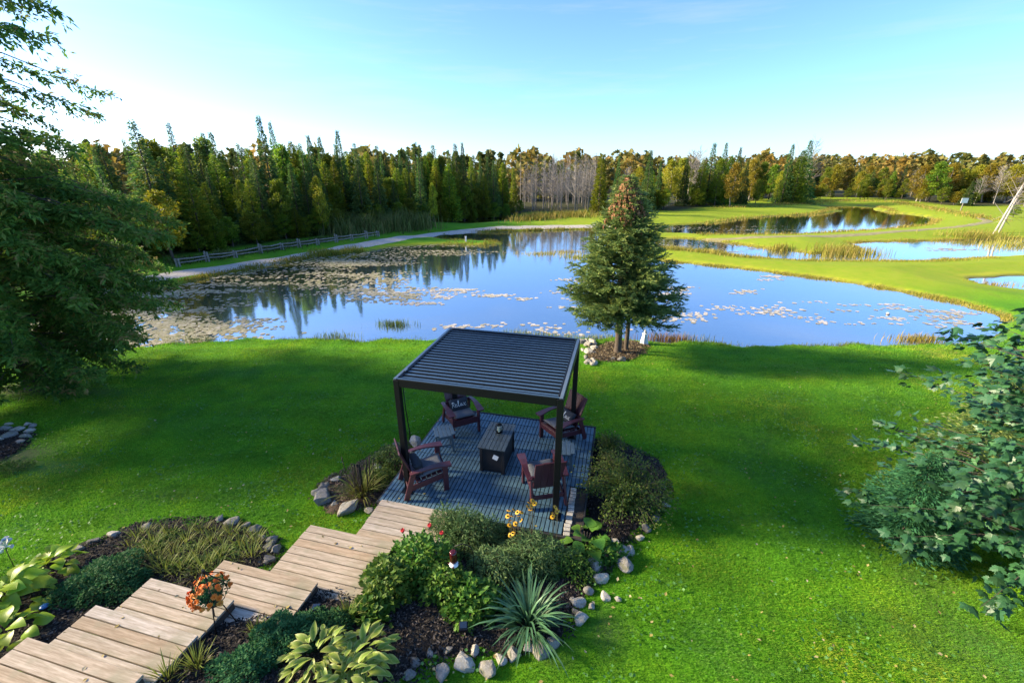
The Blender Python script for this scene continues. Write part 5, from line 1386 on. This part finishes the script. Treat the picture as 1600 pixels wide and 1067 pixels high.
def tree(kind, x, y, H, label, group=None, wide=1.0, rz=None, lean=(0, 0), cat='tree', name=None, z=None):
    tme, cme = random.choice(PROTO[kind])
    t = thing(name or NAME[kind], label, cat, (x, y, gz(x, y) if z is None else z), random.uniform(0, 6.28) if rz is None else rz, group)
    t.rotation_euler = (lean[0], lean[1], t.rotation_euler[2]); t.scale = (H / 10 * wide, H / 10 * wide, H / 10)
    link('trunk', tme, t); link(cme.name.split('.')[0], cme, t)
    return t
LBL = {('L', 'spruce'): 'dark green spruce in the wood behind the rail fence and path', ('L', 'spire'): 'thin pointed spruce spire rising above the wood behind the rail fence',
       ('L', 'cedar'): 'olive green cedar in the wood behind the rail fence and path', ('L', 'green'): 'green broadleaf tree in the wood behind the rail fence',
       ('L', 'orange'): 'rusty autumn tree among the spruces behind the rail fence', ('L', 'yellow'): 'yellow leaved tree among the spruces behind the cattails', ('L', 'bare'): 'unseen bare tree added left of the view to filter the low sun',
       ('M', 'bare'): 'grey leafless tree in the dead stand beyond the main pond', ('M', 'snag'): 'bare pole of a dead tree above the grey dead stand', ('M', 'cedar'): 'young cedar among the grey dead trees', ('M', 'orange'): 'rusty tree behind the grey dead stand', ('M', 'spruce'): 'spruce behind the grey dead stand',
       ('R', 'spruce'): 'dark spruce in the wood beyond the far pond', ('R', 'cedar'): 'green cedar in the wood beyond the far pond', ('R', 'orange'): 'rust coloured autumn tree in the wood beyond the far pond', ('R', 'green'): 'green broadleaf tree in the wood beyond the far pond',
       ('R', 'barewide'): 'bare pale branched tree in the wood beyond the far pond', ('R', 'spire'): 'thin spruce spire above the wood beyond the far pond', ('R', 'bare'): 'bare grey tree in the wood beyond the far pond', ('R', 'yellow'): 'yellow tree in the wood beyond the far pond'}
GRP = {'L': 'wood behind the rail fence', 'M': 'dead stand beyond the pond', 'R': 'wood beyond the far pond'}
def sky_tree(zone, px, py, Y, kind, wide=1.0, label=None):
    """a tree whose tip stands against the sky at this point of the photo, at distance Y"""
    if kind in ('spire', 'spruce') and zone == 'L': py -= 5
    if kind == 'orange' and zone == 'L' and random.random() < .75: kind = random.choice(['green', 'cedar', 'cedar']); py += 4
    p = PY(px, py, Y); b = gz(p[0], p[1])
    return tree(kind, p[0], p[1], p[2] - b, label or LBL[(zone, kind)] + ('' if label else ''), None if label else GRP[zone] + ': ' + kind, wide)
# left wood: tips read off the skyline
for px, py, Y, k, w in [(205, 195, 34, 'spruce', 1.1), (232, 222, 36, 'green', .9), (262, 198, 44, 'spire', 1.0), (245, 232, 40, 'spruce', 1.0), (283, 238, 42, 'spruce', 1.0), (305, 228, 44, 'spruce', .9), (316, 214, 46, 'spire', 1.1), (328, 213, 45, 'spruce', .8), (345, 232, 47, 'orange', .7),
                     (366, 238, 49, 'spire', 1.2), (378, 236, 50, 'spruce', .8), (403, 188, 44, 'spruce', .85), (421, 197, 48, 'spruce', .6), (438, 224, 46, 'orange', .75), (455, 236, 48, 'orange', .7), (468, 230, 50, 'spire', 1.1), (481, 218, 50, 'spruce', .8), (498, 220, 51, 'spruce', .75), (510, 240, 50, 'orange', .7),
                     (526, 210, 50, 'spruce', .75), (545, 240, 56, 'orange', .6), (553, 230, 58, 'spire', 1.2), (572, 242, 57, 'cedar', .7), (588, 234, 58, 'spire', 1.3), (600, 240, 58, 'spruce', .7), (612, 240, 59, 'orange', .6), (624, 242, 60, 'spruce', .6), (636, 240, 60, 'spire', 1.3), (648, 229, 62, 'spire', 1.4), (655, 232, 60, 'spruce', .6),
                     (664, 242, 60, 'cedar', .6), (676, 233, 62, 'spire', 1.4), (690, 243, 62, 'orange', .6), (700, 240, 63, 'spruce', .6), (711, 231, 64, 'spire', 1.4), (722, 229, 64, 'spruce', .65), (735, 246, 66, 'cedar', .6), (750, 250, 68, 'spruce', .6), (762, 240, 68, 'spire', 1.4), (775, 250, 70, 'cedar', .6), (788, 253, 72, 'spruce', .6), (802, 262, 74, 'cedar', .6)]:
    sky_tree('L', px, py, Y, k, w)
# front row of the left wood, then fill behind it
def along(poly_, t):
    seg = np.linalg.norm(np.diff(poly_, axis=0), axis=1); cum = np.r_[0, np.cumsum(seg)]; s = t * cum[-1]
    i = min(len(seg) - 1, int(np.searchsorted(cum, s, 'right') - 1)); e = (poly_[i + 1] - poly_[i]) / seg[i]
    return poly_[i] + e * (s - cum[i]), np.array([-e[1], e[0]])
EV = EDGE[5:]
kinds = ['spruce'] * 6 + ['cedar'] * 8 + ['green'] * 2 + ['spire'] * 4
for i in range(64):
    p, nrm = along(EV, (i + random.random()) / 64); dd = random.uniform(.8, 4.0); q = p + nrm * dd
    k = random.choice(kinds); dist = q[1]
    tree(k, q[0], q[1], random.uniform(4.6, 7.2) if k != 'green' else random.uniform(3.6, 5.6), LBL[('L', k)], GRP['L'] + ': ' + k, random.uniform(.9, 1.25))
for i in range(70):
    p, nrm = along(EV, (i + random.random()) / 70); q = p + nrm * random.uniform(4.5, 20)
    k = random.choice(kinds + ['spire'] * 3)
    tree(k, q[0], q[1], random.uniform(7.2, 9.0) - 1.5 * i / 70, LBL[('L', k)], GRP['L'] + ': ' + k, random.uniform(.8, 1.1))
# unseen trees added left of the view, mostly bare, to filter the low sun
for i in range(22):
    p, nrm = along(EDGE[:6], (i + random.random()) / 22); q = p + nrm * random.uniform(1.0, 9)
    k = ['bare', 'bare', 'bare', 'spire', 'bare'][i % 5] if q[1] < 13 else ['cedar', 'bare', 'spire', 'bare', 'green'][i % 5]
    tree(k, q[0], q[1], random.uniform(9.0, 11.5), LBL[('L', k)], GRP['L'] + ': ' + k, random.uniform(.9, 1.2))
for x, y, H, k in ((-24, 10.0, 12.5, 'bare'), (-21.5, 8.4, 11.0, 'bare'), (-22.5, 6.2, 12.0, 'bare')):  # more unseen trees, added to soften the sun on deck and steps
    tree(k, x, y, H, LBL[('L', k)], GRP['L'] + ': ' + k, 1.15)
# underbrush at the foot of the left wood
for i in range(44):
    p, nrm = along(EV, (i + random.random()) / 44); q = p + nrm * random.uniform(-.3, 1.0)
    k = random.choice(['green', 'green', 'cedar'])
    tree(k, q[0], q[1], random.uniform(1.4, 2.8), 'low green bush at the foot of the wood behind the rail fence' if k == 'green' else 'low young cedar at the foot of the wood behind the rail fence', 'underbrush of the left wood: ' + k, 1.5, cat='bush', name='bush' if k == 'green' else 'young_cedar')
b = G(258, 410); tree('yellow', b[0] - .3, b[1] + 1.2, 4.6, 'bright yellow green tree at the wood edge beside the big cedar', None, 1.25)
b = G(497, 372); tree('yellow', b[0], b[1] + 1.5, 5.2, 'slender yellow leaved tree in the wood edge behind the fence', None, .62)
b = G(372, 386); tree('yellow', b[0], b[1] + 2, 5.0, 'yellow green sapling between the dark spruces behind the fence', None, .5)
b = G(676, 350); tree('yellow', b[0], b[1] + 1, 4.3, 'pale barked yellowing sapling at the path bend before the spruces', None, .55)
# dead stand
for i in range(84):
    px = random.uniform(800, 936); Y = random.uniform(66, 92)
    sky_tree('M', px, random.uniform(240, 280), Y, 'bare', random.uniform(.7, 1.2))
for px, py, Y in [(814, 230, 76), (864, 238, 78), (917, 242, 80), (838, 252, 74), (890, 256, 76)]: sky_tree('M', px, py, Y, 'snag', .8)
for px, py, Y, k in [(826, 262, 92, 'orange'), (848, 258, 95, 'cedar'), (872, 255, 94, 'orange'), (895, 258, 96, 'cedar'), (917, 258, 95, 'spruce'), (880, 252, 97, 'spruce'), (835, 256, 96, 'spruce'), (860, 262, 96, 'orange'), (905, 256, 98, 'orange')]: sky_tree('M', px, py, Y, k, 1.0)
# right woods
for px, py, Y, k, w in [(941, 244, 62, 'cedar', .95), (968, 245, 66, 'spruce', .75), (1018, 236, 68, 'spruce', .85), (1033, 252, 70, 'spruce', .7), (1000, 262, 72, 'orange', .8), (985, 262, 76, 'barewide', .8), (1052, 250, 76, 'orange', .9), (1068, 248, 78, 'orange', .9), (1084, 238, 80, 'barewide', .8), (1075, 246, 76, 'spruce', .8), (1098, 236, 82, 'barewide', .9), (1100, 250, 76, 'cedar', .9),
                     (1117, 224, 78, 'spire', 1.5), (1128, 250, 76, 'green', .7), (1136, 224, 80, 'spruce', .75), (1144, 244, 78, 'cedar', .8), (1158, 231, 82, 'spruce', .75), (1170, 250, 80, 'spruce', .9), (1152, 256, 74, 'orange', .8), (1180, 250, 88, 'orange', .9), (1196, 254, 88, 'green', .8), (1212, 258, 90, 'green', .9), (1240, 226, 82, 'spruce', .9), (1268, 220, 84, 'spruce', 1.0), (1256, 236, 82, 'cedar', 1.0),
                     (1276, 220, 92, 'barewide', .9), (1295, 262, 100, 'green', .9), (1310, 258, 102, 'orange', 1.0), (1330, 262, 102, 'orange', 1.0), (1346, 256, 108, 'spire', 1.6), (1362, 260, 104, 'orange', 1.0), (1384, 262, 106, 'green', 1.0), (1400, 258, 108, 'spire', 1.4), (1418, 260, 98, 'spruce', .9), (1436, 264, 100, 'barewide', 1.0), (1450, 258, 86, 'orange', 1.1), (1472, 254, 84, 'green', 1.2), (1494, 256, 86, 'orange', 1.1),
                     (1512, 264, 88, 'orange', 1.0), (1535, 258, 86, 'orange', 1.0), (1556, 256, 84, 'orange', 1.1), (1575, 260, 80, 'barewide', 1.0), (1592, 258, 82, 'orange', 1.1), (1615, 258, 80, 'orange', 1.2), (1640, 262, 80, 'green', 1.2)]:
    sky_tree('R', px, py, Y, k, w)
for i in range(90):
    px = random.uniform(950, 1660); Yb = np.interp(px, [950, 1060, 1120, 1200, 1300, 1400, 1480, 1660], [74, 74, 84, 92, 98, 98, 86, 80])
    k = random.choice(['orange'] * 5 + ['green'] * 3 + ['cedar', 'spruce', 'barewide', 'bare', 'yellow'])
    sky_tree('R', px, random.uniform(264, 282), Yb + random.uniform(-4, 14), k, random.uniform(.9, 1.2))
for px, py, Y, k, w, lab in [(1521, 283, 76, 'spruce', 1.2, 'small blue green spruce beside the white sign'), (1393, 280, 88, 'green', 1.1, 'dark rounded green tree before the far autumn wood'), (1187, 281, 78, 'green', .9, 'light green young tree standing by the far pond grass'), (1222, 268, 80, 'yellow', .6, 'slender yellow tree left of the tall spruce pair'),
                             (1590, 322, 58, 'green', 1.6, 'dark bushy shrub behind the leaning dead trunks')]:
    sky_tree('R', px, py, Y, k, w, lab)
for i in range(40):
    px = random.uniform(940, 1640); Yb = np.interp(px, [940, 1060, 1120, 1200, 1300, 1400, 1480, 1660], [68, 70, 80, 88, 92, 92, 78, 74])
    p = PY(px, 300, Yb); k = random.choice(['orange', 'green', 'green', 'yellow'])
    tree(k, p[0], p[1], random.uniform(1.5, 3.0), {'orange': 'rusty bush at the edge of the wood beyond the far pond', 'green': 'green bush at the edge of the wood beyond the far pond', 'yellow': 'yellowing bush at the edge of the wood beyond the far pond'}[k], 'bushes of the far wood: ' + k, 1.5, cat='bush', name='bush')
# leaning dead birches
for (a, bx, lab) in [((1552, 366), (1612, 268), 'long leaning dead birch trunk at the edge of the middle pond'), ((1560, 364), (1600, 290), 'shorter leaning dead trunk beside the long birch')]:
    g = G(*a); e = Vector(PY(*bx, g[1] + 1.0)) - Vector(g)
    t = thing('dead_birch', lab, 'tree', tuple(g))
    MB().tube([(0, 0, -.1), e * .5 + Vector((0, 0, .25)), e], [.10, .07, .025], 7).build('trunk', M['bark_pale'], t)
    r_ = np.random.default_rng(5); br = []
    for k in range(46):
        u = .25 + .75 * r_.random(); o = np.array(e) * u; dv = r_.normal(0, 1, 3) + np.array([.4, 0, .3]); L = .5 + 1.0 * r_.random(); br.append(tube_np([o, o + dv * L * .5, o + dv * L * .9], [.022, .014, .006], 3))
    V, F, _ = merge(br); link('branches', mesh_np('branches', V, F), t, M['bark_grey'])
# distant woods
def far_mass():
    parts = []
    r = np.random.default_rng(77)
    for i in range(420):
        px = r.uniform(-300, 1900); Y = r.uniform(115, 260) if px > 900 else r.uniform(85, 200)
        p = PY(px, 300, Y); zb = -.3; H = r.uniform(7.5, 10.5) if Y < 200 else r.uniform(9, 12)
        n = 170; d = r.normal(size=(n, 3)); d /= np.linalg.norm(d, axis=1, keepdims=True)
        con = r.random() < (.7 if px < 800 else .25)
        t = r.random(n); R_ = (H * .2 * (1 - t) if con else H * .33 * np.sin(np.clip(t * .9 + .12, 0, 1) * PI) ** .6)
        pos = np.stack([p[0] + d[:, 0] * R_, p[1] + d[:, 1] * R_, zb + H * (.05 + .93 * t)], 1)
        V, F, rr = scatter(*DIAMOND, pos, frames(d + r.normal(0, .6, (n, 3)), None, r.normal(0, .8, n)), np.full(n, 1.25) * r.uniform(.7, 1.2, n), np.clip(r.normal(.12 if con else r.uniform(.3, .9), .15, n), 0, 1))
        parts.append((V, F, rr))
    V, F, rr = merge(parts)
    tag(link('distant_woods', mesh_np('distant_woods', V, F, {'rnd': rr}), None, M['leaf_far']), 'distant autumn woods closing the horizon', 'woods', kind='stuff')
far_mass()

# ------------------------------------------------------------------ the lawn spruce
def lawn_spruce():
    g = G(965, 553); top = PY(984, 272, g[1]); H = top[2] - g[2]
    r = np.random.default_rng(3)
    t = thing('lawn_spruce', 'bushy spruce with brown cones at its tip on the lawn by the shore', 'tree', tuple(g))
    dxt = top[0] - g[0]
    axis = lambda f: np.array([dxt * f, 0, H * f])
    tw = [tube_np([(0, 0, -.1), axis(.2), axis(.6), axis(.99)], [.13, .11, .06, .008], 10)]
    tV, tF, _ = merge(tw); link('trunk', mesh_np('trunk', tV, tF, None, True), t, M['bark'])
    tV, tF, _ = merge([tube_np([(.38, .35, -.1), (.36, .3, H * .16), (.3, .2, H * .35)], [.09, .08, .05], 8)]); link('trunk', mesh_np('trunk', tV, tF, None, True), t, M['bark'])
    pos, dr, ln, rn, br = [], [], [], [], []
    NBR = 210
    for i in range(NBR):
        f = .225 + .76 * ((i + r.random()) / NBR) ** 1.05
        R = np.interp(f, [.15, .22, .30, .42, .55, .7, .82, .92, 1.0], [1.4, 1.75, 2.0, 1.75, 1.34, .90, .56, .31, .05])
        a = i * 2.399 + r.normal(0, .25); L = R * r.uniform(.72, 1.12)
        dirv = np.array([math.cos(a), math.sin(a), 0]); st = axis(f)
        rise = np.interp(f, [.15, .4, .8, 1], [-.10, .0, .30, .7])
        mid = st + dirv * L * .5 + np.array([0, 0, L * rise * .35]); end = st + dirv * L + np.array([0, 0, L * (rise + .10)])
        br.append(tube_np([st, mid, end], [.022 * (1.1 - f) + .006, .012, .004], 4))
        side = np.cross(dirv, [0, 0, 1])
        ntw = max(6, int(L * 24))
        for q in range(ntw):
            u = .18 + .82 * (q + r.random()) / ntw
            b0 = (1 - u) ** 2 * st + 2 * u * (1 - u) * mid + u * u * end
            sg = 1 if q % 2 else -1; tl = (.62 - .38 * u) * min(1.0, L) * r.uniform(.6, 1.1) + .08
            td = dirv * .75 + side * sg * r.uniform(.45, .9) + np.array([0, 0, r.normal(.05, .22)]); td /= np.linalg.norm(td)
            k = max(4, int(tl * 42))
            uu = (np.arange(k) + r.random(k)) / k
            pp = b0 + td * (tl * uu)[:, None] + np.array([0, 0, -.10])[None] * (uu ** 2)[:, None] * tl
            # needle sprigs on both sides of the twig
            sd_ = np.cross(td, [0, 0, 1]); sgn = np.where(np.arange(k) % 2 == 0, 1, -1)
            dd = td[None] * .85 + sd_[None] * (sgn * .55)[:, None] + r.normal(0, .22, (k, 3)) + np.array([0, 0, .16])
            pos.append(pp); dr.append(dd); ln.append(.12 * r.uniform(.7, 1.25, k)); rn.append(np.clip(r.normal(.42, .2, k) + .25 * (uu - .5) + r.normal(0, .1) + .18 * (f - .45), 0, 1))  # sprig colour painted lighter up the crown, as if sunlit
    pos, dr, ln, rn = map(np.concatenate, (pos, dr, ln, rn)); n = len(pos); print('spruce sprigs', n)
    V, F, rr = scatter(*DIAMOND, pos, frames(dr, None, r.normal(0, .6, n)), np.stack([ln * .34, ln, ln], 1), rn)
    cr = link('crown', mesh_np('crown', V, F, {'rnd': rr}), t, M['lawn_spruce'])
    bV, bF, _ = merge(br); link('branches', mesh_np('branches', bV, bF), t, M['bark'])
    k = 1100; f = np.clip(r.beta(4, 1.8, k) * .30 + .70, 0, .99); R = np.interp(f, [.6, .7, .82, .92, 1.0], [1.15, .88, .56, .32, .06]); a = r.random(k) * 6.28
    pp = np.stack([dxt * f + R * np.cos(a) * r.uniform(.75, 1.12, k), R * np.sin(a) * r.uniform(.75, 1.12, k), H * f], 1)
    cV = [(0, 0, 0), (.5, 0, -.3), (0, .5, -.3), (-.5, 0, -.3), (0, -.5, -.3), (0, 0, -1.0)]; cF = [(0, 1, 2), (0, 2, 3), (0, 3, 4), (0, 4, 1), (5, 2, 1), (5, 3, 2), (5, 4, 3), (5, 1, 4)]
    V, F, rr = scatter(cV, cF, pp, np.tile(np.eye(3), (k, 1, 1)), np.stack([.075 * r.uniform(.8, 1.3, k)] * 2 + [.15 * r.uniform(.8, 1.3, k)], 1), r.random(k))
    link('cones', mesh_np('cones', V, F, {'rnd': rr}), t, M['cones'])['kind'] = 'stuff'
lawn_spruce()

# ------------------------------------------------------------------ the big cedar at the left
def big_cedar():
    x0, y0 = -13.9, 11.4; z0 = gz(x0, y0); H = 14.5
    r = np.random.default_rng(8)
    t = thing('big_cedar', 'tall drooping dark cedar at the edge of the lawn over the stone pile', 'tree', (x0, y0, z0))
    tV, tF, _ = merge([tube_np([(0, 0, -.2), (.1, 0, H * .3), (.15, .1, H * .6), (0, 0, H)], [.30, .24, .14, .02], 10)]); link('trunk', mesh_np('trunk', tV, tF, None, True), t, M['bark'])
    pos, dr, ln, rn, br = [], [], [], [], []
    NB = 330
    for i in range(NB):
        f = .05 + .93 * ((i + r.random()) / NB) ** 1.0
        R = np.interp(f, [.04, .10, .2, .33, .42, .5, .6, .8, 1], [2.5, 3.3, 3.95, 4.0, 3.4, 3.2, 3.8, 2.7, .1])
        a = i * 2.399 + r.normal(0, .3); L = R * r.uniform(.62, 1.08); dirv = np.array([math.cos(a), math.sin(a), 0]); st = np.array([.1, 0, f * H])
        if f > .40 and r.random() < (.28 if f < .62 else .78): continue
        mid = st + dirv * L * .5 + np.array([0, 0, .05 * L]); end = st + dirv * L + np.array([0, 0, -.14 * L + r.normal(0, .15)])
        br.append(tube_np([st, mid, end], [.028, .016, .003], 4)); side = np.cross(dirv, [0, 0, 1])
        nt_ = int(L * (20 if f < .4 else 12))
        for q in range(nt_):
            u = .22 + .80 * (q + r.random()) / nt_; u = min(u, 1.0)
            b0 = (1 - u) ** 2 * st + 2 * u * (1 - u) * mid + u * u * end
            sg = 1 if q % 2 else -1; tl = r.uniform(.2, .6) * (1.15 - .45 * u)
            td = dirv * .7 + side * sg * r.uniform(.2, 1.0) + np.array([0, 0, r.normal(-.20, .45)]); td /= np.linalg.norm(td)
            k = int(tl * 40) + 3; uu = (np.arange(k) + r.random(k)) / k
            pp = b0 + td * (tl * uu)[:, None] + np.array([0, 0, -.38])[None] * (uu ** 2)[:, None] * tl
            sd_ = np.cross(td, [0, 0, 1]); sgn = np.where(np.arange(k) % 2 == 0, 1, -1)
            dd = td[None] * .55 + sd_[None] * (sgn * .8)[:, None] + r.normal(0, .5, (k, 3)) + np.array([0, 0, -.30])
            brown = .35 if r.random() < .10 else 0
            pos.append(pp + r.normal(0, .03, (k, 3))); dr.append(dd); ln.append(.16 * r.uniform(.5, 1.3, k)); rn.append(np.clip(r.normal(.42, .19, k) + r.normal(0, .2) + brown, 0, 1))
    pos, dr, ln, rn = map(np.concatenate, (pos, dr, ln, rn)); n = len(pos); print('cedar sprays', n)
    V, F, rr = scatter(*DIAMOND, pos, frames(dr, None, r.normal(0, .7, n)), np.stack([ln * .36, ln, ln], 1), rn)
    link('crown', mesh_np('crown', V, F, {'rnd': rr}), t, M['near_cedar'])
    bV, bF, _ = merge(br); link('branches', mesh_np('branches', bV, bF), t, M['bark'])
big_cedar()

# ------------------------------------------------------------------ maple at the right
def maple_leaf():
    half = [(0, -.02), (.05, .0), (.20, -.06), (.26, .02), (.40, .06), (.33, .16), (.50, .30), (.46, .40), (.56, .56), (.38, .52), (.30, .60), (.20, .52), (.22, .74), (.13, .78), (0, 1.05)]
    pts = half + [(-x, y) for x, y in reversed(half[1:-1])]
    V = [(0, .32, .03)] + [(x, y, -.22 * abs(x) - .10 * max(0, y - .4)) for x, y in pts]; n = len(pts)
    F = [(0, 1 + i, 1 + (i + 1) % n) for i in range(n)]
    return V, F
def maple():
    r = np.random.default_rng(21)
    x0, y0 = 8.05, 4.7; z0 = gz(x0, y0)
    t = thing('young_maple', 'bushy blue green maple at the edge of the lawn', 'tree', (x0, y0, z0))
    tr = [tube_np([(0, 0, -.1), (.1, 0, .8), (0, .1, 2.0), (0, .1, 3.6)], [.07, .06, .04, .01], 8)]
    pos, nr_, sz = [], [], []
    tips = []
    for i in range(190):
        f = ((i + r.random()) / 190) ** 1.15; a = i * 2.399 + r.normal(0, .3)
        R = np.interp(f, [0, .15, .4, .65, .85, 1.0], [2.5, 2.5, 2.4, 2.05, 1.6, .8]); L = R * r.uniform(.55, 1.1)
        st = np.array([0, .05, .45 + 3.5 * f]); dv = np.array([math.cos(a), math.sin(a), 0])
        end = st + dv * L + np.array([0, 0, L * (r.uniform(-.05, .40) - .32 * max(0, .35 - f) / .35)])
        mid = (st + end) / 2 + np.array([0, 0, .1 * L])
        tr.append(tube_np([st, mid, end], [.011, .007, .002], 4))
        k = int(14 + 19 * L)
        for q in range(k):
            u = .3 + .72 * r.random(); p = (1 - u) ** 2 * st + 2 * u * (1 - u) * mid + u * u * end if u <= 1 else end
            pos.append(p + r.normal(0, .09, 3) * [1, 1, .8]); d = dv + r.normal(0, .6, 3); d[2] = -.35 + r.normal(0, .45); nr_.append(d); sz.append(r.uniform(.07, .17))
    pos, nr_, sz = np.array(pos), np.array(nr_), np.array(sz); n = len(pos); print('maple leaves', n)
    R = frames(nr_, None, r.normal(0, .55, n))
    tV, tF, _ = merge(tr); link('trunk', mesh_np('trunk', tV, tF, None, True), t, M['bark'])
    wp = pos + [x0, y0, z0]; ok, dep = in_view(wp[:, 0], wp[:, 1], wp[:, 2], 5)
    outer = np.hypot(pos[:, 0], pos[:, 1]) * np.where(ok, 1, 0) - dep * .35
    order = np.argsort(-np.where(ok, outer, -99)); big = order[:300]; rest = order[300:]
    lv, lf = maple_leaf()
    me = mesh_np('leaf', np.array(lv), lf, {'rnd': np.full(len(lv), .5)}); me.materials.append(M['maple'])
    for i in big:
        o = link('leaf', me, t); m = Matrix(R[i].tolist()).to_4x4(); m.translation = Vector(pos[i]); o.matrix_local = m @ Matrix.Scale(float(sz[i]), 4)
    V, F, rr = scatter(lv, lf, pos[rest], R[rest], sz[rest], np.clip(r.normal(.5, .25, len(rest)), 0, 1))
    link('foliage', mesh_np('foliage', V, F, {'rnd': rr}), t, M['maple'])['kind'] = 'stuff'
maple()
# feathery young cedar behind the maple and the twig at the right edge
def feathery(px_base, Y, H, R, label, seed, mat='near_cedar'):
    r = np.random.default_rng(seed)
    p = PY(px_base[0], px_base[1], Y); z = gz(p[0], p[1])
    tme, cme = conifer(H, R, 170, 120, .085, .03, -.05, .7, .1, seed, asp=.32, flat=.2)
    t = thing('young_cedar', label, 'tree', (p[0], p[1], z)); link('trunk', tme, t, M['bark']); link('crown', cme, t, M[mat])
feathery((1530, 700), 6.6, 2.9, 1.0, 'feathery young cedar tip rising behind the maple', 5, 'lawn_spruce')
feathery((1590, 700), 7.6, 3.7, .9, 'taller dark conifer at the lawn edge behind the maple', 6, 'lawn_spruce')
feathery((1440, 760), 5.6, 1.7, .8, 'low cedar bush leaning from under the maple onto the lawn', 7, 'mound')
